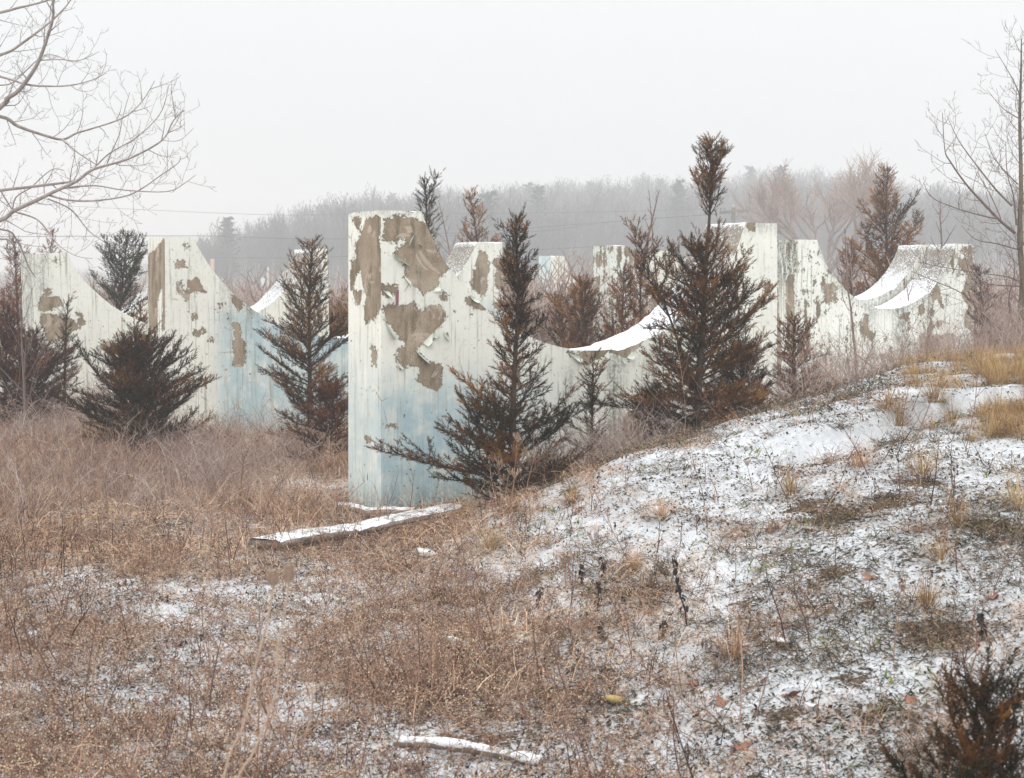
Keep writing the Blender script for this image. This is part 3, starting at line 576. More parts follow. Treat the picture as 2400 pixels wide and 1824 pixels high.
CED = [  # px, y, top py, profile, label, kwargs
 (1205, 14.9, 505, [(0, .85), (.08, 1.0), (.2, .92), (.30, .55), (.39, .36), (.50, .22), (.58, .30), (.66, .14), (.76, .19), (.93, .1), (1, .03)], 'tall spindly rust brown cedar in front of the largest saddle', dict(seed=3, nb=125, tint=.42, leaders=[(.04, 178, 1.0, .6, .42), (.03, 190, .75, 1.1, .36), (.05, 240, .6, .5, .3), (.5, 60, .9, .12, .12)])),
 (1385, 15.8, 845, [(0, .18), (.3, .24), (.6, .16), (1, .04)], 'small conical cedar under the broken rim of the largest saddle', dict(seed=5, nb=44, tint=.38)),
 (1632, 15.6, 312, [(0, .65), (.12, .82), (.3, .76), (.42, .55), (.5, .38), (.55, .24), (.61, .18), (.62, .0), (.745, .0), (.76, .26), (.84, .2), (.92, .13), (1, .03)], 'tallest cedar with a bare neck and tufted top, right of the valley', dict(seed=8, neck=1, nb=165, tint=.5, lean=(.03, 0), leaders=[(.16, 178, 1.75, .38, .26), (.2, 8, 1.1, .5, .3), (.10, 190, .75, .75, .3)], up=(22, 60))),
 (1862, 17.4, 745, [(0, .3), (.3, .30), (.7, .18), (1, .04)], 'small rusty cedar at the foot of the green stained corner', dict(seed=11, nb=46, mat='cedar_rust', tint=.45)),
 (728, 21.4, 562, [(0, .4), (.1, .58), (.3, .66), (.42, .70), (.55, .50), (.7, .36), (.85, .2), (1, .05)], 'slim dark cedar with an orange tinged tip over the valley of the second saddle', dict(seed=13, nb=125, tint=.5)),
 (330, 20.4, 785, [(0, .75), (.25, .92), (.55, .84), (.75, .62), (.9, .36), (1, .1)], 'round bushy cedar in front of the leaning saddle', dict(seed=17, nb=130, tint=.42, leaders=[(.1, 170, .8, .6, .3), (.1, 10, .9, .6, .3), (.12, 60, .8, .35, .3), (.1, 300, .7, .3, .3)])),
 (95, 25.0, 775, [(0, .6), (.3, .75), (.6, .55), (1, .06)], 'low red brown cedar bush near the left edge', dict(seed=19, nb=80, mat='cedar_rust', tint=.36, leaders=[(.1, 180, 1.4, .4, .3)])),
 (10, 24.2, 715, [(0, .7), (.3, .85), (.6, .6), (1, .06)], 'dense rusty cedar cut off by the left edge', dict(seed=20, nb=85, mat='cedar_rust', tint=.34)),
 (150, 25.6, 690, [(0, .2), (.3, .3), (.6, .2), (1, .04)], 'thin cedar spire in front of the leaning saddle end', dict(seed=21, nb=36, mat='cedar', tint=.4)),
 (775, 19.4, 900, [(0, .35), (.3, .5), (.7, .35), (1, .06)], 'rusty cedar bush squeezed behind the near end of the largest saddle', dict(seed=23, nb=60, mat='cedar_rust', tint=.36)),
 (277, 31.0, 548, [(0, .8), (.35, .8), (.6, .72), (.8, .5), (.92, .28), (1, .05)], 'dark green cedar between the leaning saddle and the second one', dict(seed=27, nb=90, mat='cedar_green', tint=.4, far=True, leaders=[(.55, 5, 1.4, .35, .25)])),
 (322, 29.4, 715, [(0, .2), (.5, .2), (1, .05)], 'brown cedar hard against the striped end of the second saddle', dict(seed=28, nb=50, mat='cedar', tint=.4, far=True)),
 (50, 30.6, 560, [(0, .6), (.4, .6), (.8, .35), (1, .05)], 'misty brown cedar behind the leaning saddle', dict(seed=29, nb=70, mat='cedar_rust', tint=.5, far=True)),
 (98, 34, 540, [(0, .5), (.5, .42), (1, .05)], 'pale brown cedar tip poking above the leaning saddle', dict(seed=30, nb=60, mat='cedar_rust', tint=.6, far=True)),
 (1000, 20.5, 410, [(0, .3), (.6, .24), (.85, .13), (1, .03)], 'dark bent cedar tip rising behind the top of the largest saddle', dict(seed=31, nb=110, mat='cedar_green', tint=.45, lean=(.02, 0), leaders=[(.93, 10, .35, .6, .08)])),
 (1148, 29.5, 452, [(0, .4), (.6, .34), (.85, .24), (1, .04)], 'orange brown cedar spire above the far tower of the second saddle', dict(seed=33, nb=90, mat='cedar', tint=.66, far=True)),
 (1385, 24.5, 655, [(0, .5), (.5, .55), (.8, .34), (1, .05)], 'brown cedar bush behind the snowy valley, left one', dict(seed=35, nb=70, mat='cedar', tint=.5, far=True, leaders=[(.3, 180, .8, .5, .3)])),
 (1452, 24.0, 628, [(0, .5), (.5, .50), (.8, .25), (1, .05)], 'brown cedar bush behind the snowy valley, with a spiky tip', dict(seed=36, nb=70, mat='cedar_rust', tint=.44, far=True)),
 (1512, 25.0, 560, [(0, .4), (.5, .36), (.8, .2), (1, .05)], 'slender rusty cedar spire behind the snowy valley', dict(seed=37, nb=60, mat='cedar_rust', tint=.5, far=True)),
 (1335, 26.0, 700, [(0, .5), (.6, .5), (1, .1)], 'low brown cedar below the mostly bare saddle', dict(seed=38, nb=50, mat='cedar', tint=.45, far=True)),
 (2085, 33.5, 398, [(0, .7), (.3, .95), (.5, 1.0), (.7, .62), (.85, .3), (1, .05)], 'broad orange brown cedar behind the right-hand saddles', dict(seed=41, nb=130, mat='cedar', tint=.62, far=True, leaders=[(.5, 178, 1.2, .6, .3), (.55, 4, 1.3, .75, .3)])),
 (1995, 32.5, 560, [(0, .4), (.5, .36), (1, .05)], 'narrow rusty cedar left of the broad one', dict(seed=42, nb=60, mat='cedar_rust', tint=.62, far=True)),
 (2300, 30.0, 625, [(0, .3), (.5, .32), (1, .05)], 'scrubby dark red cedar right of the right-hand saddle', dict(seed=43, nb=44, mat='cedar_rust', tint=.3, far=True)),
 (790, 31.5, 700, [(0, .6), (.5, .6), (1, .2)], 'low orange cedar bush glimpsed beyond the second saddle', dict(seed=44, nb=60, mat='cedar', tint=.8, far=True)),
 (1310, 14.7, 1100, [(0, .25), (.4, .25), (1, .06)], 'low dark cedar seedling behind the brow of the mound', dict(seed=45, nb=44, mat='cedar', tint=.34)),
 (1530, 16.2, 905, [(0, .3), (.4, .28), (1, .06)], 'low green tinged cedar at the left foot of the tallest one', dict(seed=46, nb=60, mat='cedar', tint=.4)),
 (1745, 16.3, 800, [(0, .36), (.4, .36), (1, .06)], 'dark bushy cedar at the right foot of the tallest one', dict(seed=47, nb=70, mat='cedar', tint=.36)),
]
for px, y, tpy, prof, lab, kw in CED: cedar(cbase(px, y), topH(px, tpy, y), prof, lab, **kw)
# close, out of focus bush in the bottom right corner
cedar(at(2350, 5.0), .90, [(0, .30), (.4, .30), (.7, .18), (1, .04)], 'dark blurred cedar bush in the bottom right corner', 'cedar', seed=61, nb=80, tint=.3, dens=.8, leaders=[(.3, 170, .5, .9, .06), (.2, 150, .5, .6, .1), (.2, 60, .5, .2, .12)])

# ------------------------------------------------------------------ bare trees
def px_line(L, y0, y1=None, ox=0, oy=0, k=1.):
    y1 = y0 if y1 is None else y1; n = len(L)
    return [pt(ox + a / k, oy + b / k, y0 + (y1 - y0) * i / max(1, n - 1)) for i, (a, b) in enumerate(L)]
def smooth(P, n=4):
    P = np.asarray(P, float)
    if len(P) < 3: return P
    t = np.linspace(0, len(P) - 1, (len(P) - 1) * n + 1); out = []
    for v in t:
        i = min(int(v), len(P) - 2); f = v - i; p0 = P[max(i - 1, 0)]; p1 = P[i]; p2 = P[i + 1]; p3 = P[min(i + 2, len(P) - 1)]
        out.append(.5 * ((2 * p1) + (p2 - p0) * f + (2 * p0 - 5 * p1 + 4 * p2 - p3) * f * f + (3 * p1 - p0 - 3 * p2 + p3) * f ** 3))
    return np.array(out)
def twigs(mb, P, r0, level, r, spacing, length, depth=.5, upb=.25, thin=.0016):
    """side shoots along a limb, curving upwards, with shoots of their own"""
    P = np.asarray(P); seg = np.linalg.norm(np.diff(P, axis=0), axis=1); cum = np.concatenate([[0], np.cumsum(seg)]); L = cum[-1]
    n = int(L / spacing); sg = r.choice([-1, 1])
    for k in range(n):
        s = (k + .3 + r.random() * .7) / n * L * .98; i = min(int(np.searchsorted(cum, s)) - 1, len(P) - 2); i = max(i, 0)
        p = P[i] + (P[i + 1] - P[i]) * ((s - cum[i]) / (seg[i] + 1e-9)); d = (P[i + 1] - P[i]) / (seg[i] + 1e-9)
        sg = -sg; side = np.array([-d[2], 0, d[0]]) * sg + np.array([0, r.gauss(0, depth), 0])
        d2 = d * .75 + side * r.uniform(.5, 1.1); l = length * r.uniform(.35, 1.25) * (1 - .45 * s / L); m = 6; q = [p]
        for j in range(m):
            d2 = d2 / np.linalg.norm(d2) + np.array([r.gauss(0, .13), r.gauss(0, .13), r.gauss(0, .10) + upb * (.6 if sg < 0 else 1) * .45]); d2 /= np.linalg.norm(d2); q.append(q[-1] + d2 * l / m)
        rr = max(thin, r0 * .42); mb.tube(q, np.linspace(rr, thin * .8, m + 1), 3)
        if level > 0: twigs(mb, q, rr, level - 1, r, spacing * .62, length * .42, depth, upb, thin)
def limb(mb, pts, r0, r1, r, level=2, spacing=.16, length=.5, k=6, upb=.25, thin=.0016, depth=.5):
    P = smooth(pts, 4); n = len(P); mb.tube(P, np.linspace(r0, r1, n) ** 1., k)
    if level >= 0: twigs(mb, P[2:], (r0 + r1) / 2, level, r, spacing, length, depth, upb, thin)
    return P
# the big tree whose limbs reach in from the left
r = random.Random(5); Y = 12.0
tl = empty('bare_tree', at(-330, Y)); tag(tl, 'pale bare deciduous tree reaching in over the top left corner', 'tree')
TL = at(-330, Y); off = np.array(TL)
def rel(P): return [np.asarray(p) - off for p in P]
tk = MB(); lm = MB()
trunk = [pt(-330, 1100, Y), pt(-325, 800, Y), pt(-335, 520, Y), pt(-310, 250, Y), pt(-330, -60, Y), pt(-320, -400, Y)]; trunk[0][2] = TL[2] - .1
tk.tube(rel(smooth(trunk, 4)), np.linspace(.15, .05, 21), 10)
LIMBS = [([(-780, 1500), (-300, 1330), (0, 1240), (80, 1185), (200, 1130), (300, 1080), (430, 1020), (510, 960), (600, 930), (720, 895), (860, 825), (930, 770), (975, 680), (1035, 620)], 12.0, 11.4, .020, .003),
 ([(-780, 1250), (-300, 1110), (0, 1070), (180, 1050), (380, 1025), (440, 1012)], 12.0, 11.8, .018, .007),
 ([(-780, 700), (-300, 640), (0, 655), (100, 710), (230, 755), (350, 785), (430, 750), (530, 720), (700, 660), (800, 570), (870, 455)], 12, 12.6, .018, .0025),
 ([(350, 785), (440, 860), (540, 925)], 12.2, 11.8, .008, .005),
 ([(-780, 1180), (-400, 900), (0, 605), (40, 555), (100, 515), (160, 440), (215, 350), (270, 200), (300, 90), (300, 0), (330, -150)], 12, 11.2, .024, .006),
 ([(-780, 640), (-300, 400), (0, 310), (100, 260), (250, 150), (350, 60), (410, -20), (480, -140)], 12, 12.8, .018, .003),
 ([(-780, 250), (-300, 130), (0, 70), (100, 45), (260, 5), (420, -60)], 12, 11.5, .018, .004),
 ([(-400, 340), (0, 430), (150, 475), (270, 485), (400, 480), (520, 450), (600, 410)], 12, 11, .012, .002),
 ([(280, 1100), (380, 1125), (520, 1130), (700, 1105), (800, 1060), (900, 990), (1000, 920), (1015, 880)], 11.8, 11.2, .009, .002),
 ([(380, 1055), (540, 1045), (700, 1070), (940, 1078), (1040, 1030), (1100, 985)], 11.9, 11.5, .007, .002),
 ([(545, 930), (620, 860), (760, 780), (870, 680), (920, 600), (950, 480)], 11.7, 11.2, .006, .002),
 ([(80, 1190), (200, 1230), (260, 1290), (330, 1380), (430, 1440), (520, 1455)], 12, 11.7, .008, .002),
 ([(270, 1120), (400, 1180), (500, 1300), (600, 1370)], 12, 12.5, .006, .002),
 ([(-400, 1330), (0, 1290), (100, 1360), (160, 1500), (200, 1560)], 12, 12.4, .010, .003),
 ([(-500, 1500), (0, 1345), (40, 1420), (130, 1500)], 12, 12.2, .009, .003),
 ([(600, 930), (625, 860), (670, 760), (690, 660), (730, 520)], 11.8, 11.6, .005, .002),
 ([(0, 480), (80, 460), (220, 330), (300, 310), (420, 350), (520, 300)], 12, 12.4, .006, .002),
 ([(0, 1070), (50, 1150), (75, 1190)], 12, 12, .006, .005), ([(180, 1050), (290, 955), (360, 960)], 11.9, 11.8, .005, .003),
 ([(225, 340), (330, 335), (450, 340), (560, 290)], 11.8, 11.6, .005, .002), ([(70, 1190), (90, 1110), (180, 1055)], 12, 11.9, .006, .004),
 ([(930, 770), (985, 700), (1030, 610)], 11.5, 11.4, .003, .0015), ([(915, 790), (1010, 790), (1090, 720)], 11.5, 11.4, .003, .0015)]
for L, a, b, r0, r1 in LIMBS: limb(lm, rel(px_line(L, a, b, k=2.4)), r0, r1, r, 2, .13, .42)
tk.build('trunk', M['bark_pale'], tl, True); lm.build('branches', M['bark_pale'], tl)['kind'] = 'stuff'
# the slender tree on the right
r = random.Random(6); Y = 20.0
tr_ = empty('bare_tree', at(2371, Y)); tag(tr_, 'slender bare tree with ascending branches at the right edge', 'tree')
off = np.array(at(2371, Y)); tk = MB(); lm = MB()
T2 = [pt(2366, 0, Y), pt(2376, 794, Y), pt(2393, 747, Y), pt(2398, 661, Y), pt(2390, 566, Y), pt(2393, 423, Y), pt(2390, 280, Y), pt(2393, 170, Y), pt(2394, 90, Y)]
T2[0][2] = off[2] - .1; tk.tube(rel(smooth(T2, 4)), np.interp(np.linspace(0, 1, 33), [0, .1, .45, 1], [.095, .075, .036, .006]), 9)
q = lambda L: [(2150 + a / 2.8, 100 + b / 2.8) for a, b in L]
for L, a, b, r0, r1 in [
 ([(640, 1250), (540, 1165), (420, 1040), (320, 930), (215, 780), (180, 700), (165, 460)], 20, 19.2, .020, .004), ([(620, 1070), (520, 970), (400, 820), (270, 640), (195, 480)], 20, 20.6, .016, .003),
 ([(540, 1160), (400, 1130), (250, 1085), (100, 1020), (45, 930)], 19.8, 19.2, .010, .003), ([(660, 930), (590, 860), (500, 750), (445, 600)], 20, 19.6, .009, .003),
 ([(670, 500), (560, 430), (455, 305)], 20, 20.3, .008, .002), ([(680, 360), (620, 230), (510, 45)], 20, 19.7, .010, .002), ([(665, 1360), (520, 1320), (380, 1290), (290, 1200)], 20, 20.5, .010, .003),
 ([(690, 1580), (600, 1540), (400, 1510), (200, 1480), (0, 1440)], 20, 19, .010, .003), ([(690, 1600), (500, 1590), (370, 1560), (310, 1400)], 20, 19.3, .010, .003),
 ([(660, 1100), (760, 950), (800, 700)], 20, 20.4, .016, .004), ([(660, 1350), (760, 1250), (860, 1000)], 20, 19.4, .02, .004), ([(650, 1200), (630, 1000), (590, 860), (580, 650)], 20, 19.9, .012, .003),
 ([(550, 1160), (480, 1000), (400, 860), (410, 830)], 20, 20.2, .008, .003), ([(640, 2000), (560, 1900), (430, 1780), (300, 1650), (100, 1560), (-40, 1500)], 19.6, 18.6, .012, .003),
 ([(655, 1960), (600, 1700), (640, 1500), (600, 1300)], 20, 19.6, .012, .003), ([(640, 1980), (480, 1850), (420, 1700), (350, 1560)], 19.8, 19.2, .009, .002)]:
    limb(lm, rel(px_line(q(L), a, b)), r0, r1, r, 2, .19, .62, thin=.0024, upb=.3)
twigs(lm, np.array(rel(smooth(T2, 4)))[8:], .014, 2, r, .12, .75, .8, .3, .0024)
tk.build('trunk', M['bark_tree'], tr_, True); lm.build('branches', M['twig'], tr_)['kind'] = 'stuff'
# generic bare tree, standing by itself
def bare_tree_mesh(H, seed, spread=.35, r0=.02, levels=3, nb=16, low=.25, up=.28, thin=.004, spacing=.09):
    r = random.Random(seed); tk = MB(); lm = MB(); p = np.array([0, 0, -.1]); d = np.array([0, 0, 1.]); P = [p]
    for i in range(12):
        d = d + np.array([r.gauss(0, .05), r.gauss(0, .05), .06]); d /= np.linalg.norm(d); P.append(P[-1] + d * H / 12)
    P = np.array(P); tk.tube(P, np.linspace(r0 * H, thin, 13), 5)
    az = r.random() * 6
    for i in range(nb):
        t = low + (.97 - low) * (i + r.random()) / nb; j = t * 12; a = P[int(j)] + (P[min(int(j) + 1, 12)] - P[int(j)]) * (j % 1); az += 2.4 + r.gauss(0, .3)
        e = np.array([math.cos(az), math.sin(az), r.uniform(.5, 1.2)]); L = spread * H * (1.15 - t) * r.uniform(.7, 1.2); q = [a]
        for k in range(6):
            e = e / np.linalg.norm(e) + np.array([r.gauss(0, .12), r.gauss(0, .12), up * .5]); e /= np.linalg.norm(e); q.append(q[-1] + e * L / 6)
        q = np.array(q); lm.tube(q, np.linspace(r0 * H * .35 * (1.2 - t), thin, 7), 3)
        twigs(lm, q, r0 * H * .18, levels - 2, r, spacing * H, L * .45, .9, up, thin)
    return tk, lm
def bare_tree(px, y, tpy, label, seed, **k):
    b = at(px, y); H = CAMZ - (tpy - HY) / F * y - b[2]; root = empty('bare_tree', b); tag(root, label, 'tree')
    tk, lm = bare_tree_mesh(H, seed, **k); tk.build('trunk', M['twig'], root); lm.build('branches', M['twig'], root)['kind'] = 'stuff'; return root
bare_tree(1465, 33, 425, 'small forked bare sapling above the flaking saddle end', 71, spread=.26, nb=9, low=.55, thin=.006, levels=3, spacing=.06)
bare_tree(1540, 27, 430, 'thin dark sapling with a long curved stem beside the tall cedar', 72, spread=.10, nb=6, low=.6, thin=.005, r0=.009, levels=2)
bare_tree(2015, 27.5, 520, 'crooked dark sumac sapling over the right-hand valley', 73, spread=.20, nb=8, low=.45, thin=.006, levels=2, r0=.01)
bare_tree(2195, 31, 455, 'bare bush with sparse dead leaves above the twin saddle', 74, spread=.3, nb=14, low=.3, thin=.005)
bare_tree(60, 22.5, 640, 'snow dusted tangled bare bush at the left edge', 75, spread=.5, nb=16, low=.1, thin=.003, r0=.012)
bare_tree(1075, 60, 455, 'faint tawny weeping tree behind the largest saddle', 76, spread=.3, nb=18, low=.3, thin=.012, r0=.012)
bare_tree(1115, 58, 470, 'faint tawny multi-stemmed tree behind the cedar spire', 77, spread=.28, nb=14, low=.3, thin=.012, r0=.010)
# ------------------------------------------------------------------ the willow, the misty wood and the poles
m = NT('willow_twig', .9, .1); m.col((.40, .26, .19)); M['willow'] = m.m
m = NT('willow_bark', .9, .1); m.col((.22, .17, .15)); M['willowbark'] = m.m
m = NT('far_wood', .95, .05); m.col((.11, .105, .10)); M['wood'] = m.m
m = NT('far_pine', .95, .05); m.col((.035, .05, .04)); M['pine'] = m.m
def willow(px, y, tpy, halfw, seed, label):
    b = at(px, y); H = CAMZ - (tpy - HY) / F * y - b[2]; root = empty('willow_tree', b); tag(root, label, 'willow tree'); r = random.Random(seed)
    tk, lm, fine = MB(), MB(), MB(); P = np.array([(0, 0, -.3), (.1, 0, H * .12), (0, .1, H * .24)]); tk.tube(P, [.42, .34, .30], 8)
    def grow(p, d, L, rad, lev):
        q = [p]; d = d / np.linalg.norm(d)
        for j in range(5):
            d = d + np.array([r.gauss(0, .12), r.gauss(0, .12), r.gauss(.04, .08)]); d /= np.linalg.norm(d); q.append(q[-1] + d * L / 5)
        (tk if lev > 2 else lm).tube(q, np.linspace(rad, rad * .55, 6), 5 if lev > 2 else 3)
        if lev == 0: return
        for c in range(r.choice([2, 3]) + (lev < 3) * 2):
            s = q[2 + r.randrange(4)] if lev < 4 else q[5 - (c % 2)]
            e = d + np.array([r.gauss(0, .62), r.gauss(0, .55), r.gauss(.1, .25)]); grow(s, e, L * r.uniform(.62, .8), rad * .55, lev - 1)
        if lev <= 3:
            for c in range(10):
                s = q[1 + r.randrange(5)]; e = d * .5 + np.array([r.gauss(0, .6), r.gauss(0, .6), r.gauss(.5, .4)]); ll = L * r.uniform(.5, .9); w = [s]
                for j in range(4):
                    e = e / np.linalg.norm(e) + np.array([r.gauss(0, .15), r.gauss(0, .15), -.08]); w.append(w[-1] + e / np.linalg.norm(e) * ll / 4)
                fine.tube(w, np.linspace(.016, .009, 5), 3)
    for a in range(7):
        az = a * .9 + r.random() * .3; grow(P[2] + np.array([0, 0, -.3 * (a % 3)]), np.array([math.cos(az) * .8 * halfw / (H * .4), math.sin(az) * .6, 1.15]), H * .36, .20, 4)
    tk.build('trunk', M['willowbark'], root, True); lm.build('branches', M['willowbark'], root)['kind'] = 'stuff'; fine.build('twigs', M['willow'], root)['kind'] = 'stuff'
willow(1925, 118, 392, 5.4, 4, 'large pinkish willow with a rounded crown in the mist')

PROTO = bpy.data.collections.new('prototypes')
def scatter_gn(name, objs, P, rot, scl, idx, label=None, kind='stuff', mat=None):
    c = bpy.data.collections.new(name + '_kinds'); PROTO.children.link(c)
    for i, o in enumerate(objs): o.name = '%s_kind_%02d' % (name, i); c.objects.link(o)
    me = bpy.data.meshes.new(name); me.vertices.add(len(P)); me.vertices.foreach_set('co', np.asarray(P, np.float32).ravel())
    a = me.attributes.new('rot', 'FLOAT_VECTOR', 'POINT'); a.data.foreach_set('vector', np.asarray(rot, np.float32).ravel())
    a = me.attributes.new('scl', 'FLOAT', 'POINT'); a.data.foreach_set('value', np.asarray(scl, np.float32))
    a = me.attributes.new('idx', 'INT', 'POINT'); a.data.foreach_set('value', np.asarray(idx, np.int32))
    o = link(name, me)
    ng = bpy.data.node_groups.new(name, 'GeometryNodeTree'); ng.interface.new_socket('Geometry', in_out='INPUT', socket_type='NodeSocketGeometry'); ng.interface.new_socket('Geometry', in_out='OUTPUT', socket_type='NodeSocketGeometry')
    N = ng.nodes; I = N.new('NodeGroupInput'); O = N.new('NodeGroupOutput'); ip = N.new('GeometryNodeInstanceOnPoints'); ci = N.new('GeometryNodeCollectionInfo')
    ci.inputs['Collection'].default_value = c; ci.inputs['Separate Children'].default_value = True; ci.inputs['Reset Children'].default_value = True
    def na(n, t):
        x = N.new('GeometryNodeInputNamedAttribute'); x.data_type = t; x.inputs['Name'].default_value = n; return x.outputs['Attribute']
    ng.links.new(I.outputs[0], ip.inputs['Points']); ng.links.new(ci.outputs[0], ip.inputs['Instance']); ip.inputs['Pick Instance'].default_value = True
    ng.links.new(na('idx', 'INT'), ip.inputs['Instance Index']); ng.links.new(na('rot', 'FLOAT_VECTOR'), ip.inputs['Rotation']); ng.links.new(na('scl', 'FLOAT'), ip.inputs['Scale'])
    ng.links.new(ip.outputs[0], O.inputs[0]); md = o.modifiers.new('scatter', 'NODES'); md.node_group = ng
    return tag(o, label, None, None, kind)
def proto_obj(name, mb, mat):
    me = mb.mesh(name); ms = mat if isinstance(mat, list) else [mat]
    for m_ in ms: me.materials.append(m_)
    return bpy.data.objects.new(name, me)
def proto_tree(seed, H=12., **k):
    tk, lm = bare_tree_mesh(H, seed, **k); mb = MB()
    for src in (tk, lm):
        V = np.vstack(src.V); mb.add(V, np.vstack(src.Q))
    return proto_obj('far_tree', mb, M['wood'])
def proto_pine(seed, H=13.):
    r = random.Random(seed); mb = MB(); mb.tube([(0, 0, 0), (0, 0, H * .98)], [.16, .02], 4)
    for i in range(90):
        t = .22 + .78 * i / 90; L = H * .22 * (1.08 - t) * r.uniform(.6, 1.2); az = i * 2.4; d = np.array([math.cos(az), math.sin(az), .1]); p = np.array([0, 0, H * t])
        for k in range(5):
            a = p + d * L * (.3 + .14 * k); s = d * .25 + np.array([r.gauss(0, .3), r.gauss(0, .3), r.gauss(.1, .15)]); w = np.array([-d[1], d[0], 0]) * .22
            mb.add([a - w, a + w, a + s * 2.2 + np.array([0, 0, .12])], (), [(0, 1, 2)])
            mb.add([a - w * .4 + [0, 0, -.1], a + s * 1.5 + w * 1.5, a + s * 1.2 - w + [0, 0, .25]], (), [(0, 1, 2)])
    return proto_obj('far_pine', mb, M['pine'])
fk = [proto_tree(201 + i, spread=.34, nb=18, low=.3, r0=.010, thin=.03, levels=3, spacing=.05) for i in range(2)] + [proto_tree(221 + i, spread=.55, nb=16, low=.45, r0=.012, thin=.03, levels=3, spacing=.05, up=.45) for i in range(2)] + [proto_pine(210), proto_pine(211)]
rg = np.random.default_rng(3); n = 11000
fx = rg.uniform(-190, 230, n); fy = 215 + 260 * rg.random(n) ** .9
pxs = CX + F * fx / fy; keep = ((pxs > 455) | (fy > 400)) & (pxs > -150) & (pxs < 2600); fx, fy = fx[keep], fy[keep]
fi = np.where(rg.random(len(fx)) < .006, rg.integers(4, 6, len(fx)), rg.integers(0, 4, len(fx)))
scatter_gn('misty_wood', fk, np.stack([fx, fy, gz(fx, fy, False)], 1), np.stack([rg.normal(0, .04, len(fx)), rg.normal(0, .04, len(fx)), rg.uniform(0, 6.3, len(fx))], 1), rg.uniform(.65, 1.2, len(fx)) * (1.0 + .35 * (fbm(fx * .04, fy * .04, 131) - .5) * 1.3) * np.interp(CX + F * fx / fy, [440, 760], [.62, 1.]), fi, 'bare hillside wood fading into the mist')
# pines that stand out of the wood
for px, y, tpy, lab in [(532, 250, 512, 'dark rounded evergreen at the left end of the misty hill'), (1262, 260, 438, 'tall dark evergreen in the middle of the misty hill'), (1830, 260, 392, 'pointed evergreen on the hilltop just left of the willow'), (1590, 255, 425, 'spreading evergreen on the hill left of the tallest cedar')]:
    x = (px - CX) / F * y; zb = float(gz(x, y, False)); H = CAMZ - (tpy - HY) / F * y - zb; o = proto_pine(px, H); COL.objects.link(o); o.name = 'pine_tree'; o.location = (x, y, zb)
    tag(o, lab, 'pine tree')
m = NT('pole_wood', .85, .2); M['pole'] = m.col(m.mix(m.noise(m.coord(4, 4, .5), 3, 4), (.07, .065, .05), (.15, .145, .11)))
m = NT('pale_pole', .8, .2); M['palepole'] = m.col((.50, .42, .36)); m = NT('transformer_grey', .5, .4); M['grey'] = m.col((.50, .53, .54)); m = NT('insulator_glass', .3, .5); M['ins'] = m.col((.05, .05, .07)); m = NT('wire', .6, .3); M['wire'] = m.col((.14, .14, .15))
Y = 130.; b = at(1719, Y); ztop = pt(1719, 487, Y)[2] - b[2]
pl = empty('utility_pole', b); tag(pl, 'weathered wooden utility pole with a crossarm beyond the largest saddle', 'utility pole')
k = MB(); k.tube([(0, 0, -1), (0, 0, ztop)], [.19, .17], 10, cap=True); k.build('pole', M['pole'], pl, True)
k = MB(); k.box((0, -.18, ztop - .32), (1.18, .06, .11), ry=-.07); k.build('crossarm', M['pole'], pl)
for sx in (-1, 1):
    k = MB(); k.tube([(sx * .06, -.14, ztop - 1.1), (sx * .55, -.14, ztop - .36)], .02, 4); k.build('brace', M['pole'], pl)
    for dx in (.74, 1.08):
        k = MB(); z = ztop - .26 + sx * dx * .07; k.tube([(sx * dx, -.18, z), (sx * dx, -.18, z + .12), (sx * dx, -.18, z + .13), (sx * dx, -.18, z + .2), (sx * dx, -.18, z + .27)], [.02, .02, .07, .045, .055], 8, cap=True); k.build('insulator', M['ins'], pl, True)
k = MB(); k.tube([(0, 0, ztop), (0, 0, ztop + .15), (0, 0, ztop + .28)], [.03, .06, .04], 8, cap=True); k.build('insulator', M['grey'], pl, True)
Y = 140.; b = at(628, Y, -1.5); z2 = pt(628, 626, Y)[2] - b[2]
p2 = empty('utility_pole', b); tag(p2, 'pale utility pole carrying a grey transformer over the second saddle', 'utility pole')
k = MB(); k.tube([(0, 0, -1), (0, 0, z2)], [.12, .10], 8, cap=True); k.build('pole', M['palepole'], p2, True)
k = MB(); k.tube([(-.42, 0, z2 - 2.1), (-.42, 0, z2 - 2.05), (-.42, 0, z2 - 1.05), (-.42, 0, z2 - 1.0)], [.15, .2, .2, .16], 12, cap=True); k.tube([(-.42, 0, z2 - 1), (-.42, 0, z2 - .78)], [.07, .05], 8, cap=True); k.tube([(-.2, 0, z2 - 1.5), (0, 0, z2 - 1.5)], .04, 4); k.build('transformer', M['grey'], p2, True)
b = at(498, 60); p3 = empty('post', b); tag(p3, 'short pale post just above the curved rim of the second saddle', 'post')
k = MB(); k.tube([(0, 0, -.3), (0, 0, pt(498, 607, 60)[2] - b[2])], [.085, .08], 10, cap=True); k.build('pole', M['palepole'], p3, True)
for L, y0, y1, lab in [([(1700, 488), (1400, 497), (815, 503), (575, 502), (100, 480), (-200, 462)], 130, 150, 'highest thin wire running left from the crossarm pole'), ([(1692, 500), (1440, 520), (1240, 544), (815, 560), (560, 556), (446, 553), (-200, 556)], 130, 90, 'wire crossing just above the second saddle'),
          ([(1745, 498), (1600, 508), (1390, 523), (1100, 545), (815, 552)], 130, 110, 'wire running slightly below the highest one'), ([(1390, 578), (1240, 586), (1000, 592), (815, 601), (665, 605), (500, 604)], 110, 120, 'low wire over the valley of the second saddle'),
          ([(1755, 488), (1830, 500), (2000, 512), (2500, 500)], 130, 140, 'wire leaving the crossarm pole to the right'), ([(626, 630), (560, 636), (480, 640)], 140, 130, 'pale wire from the transformer pole')]:
    P = smooth(px_line(L, y0, y1), 5); k = MB(); k.tube(P, .017, 4); tag(k.build('power_line', M['wire']), lab, 'wire')

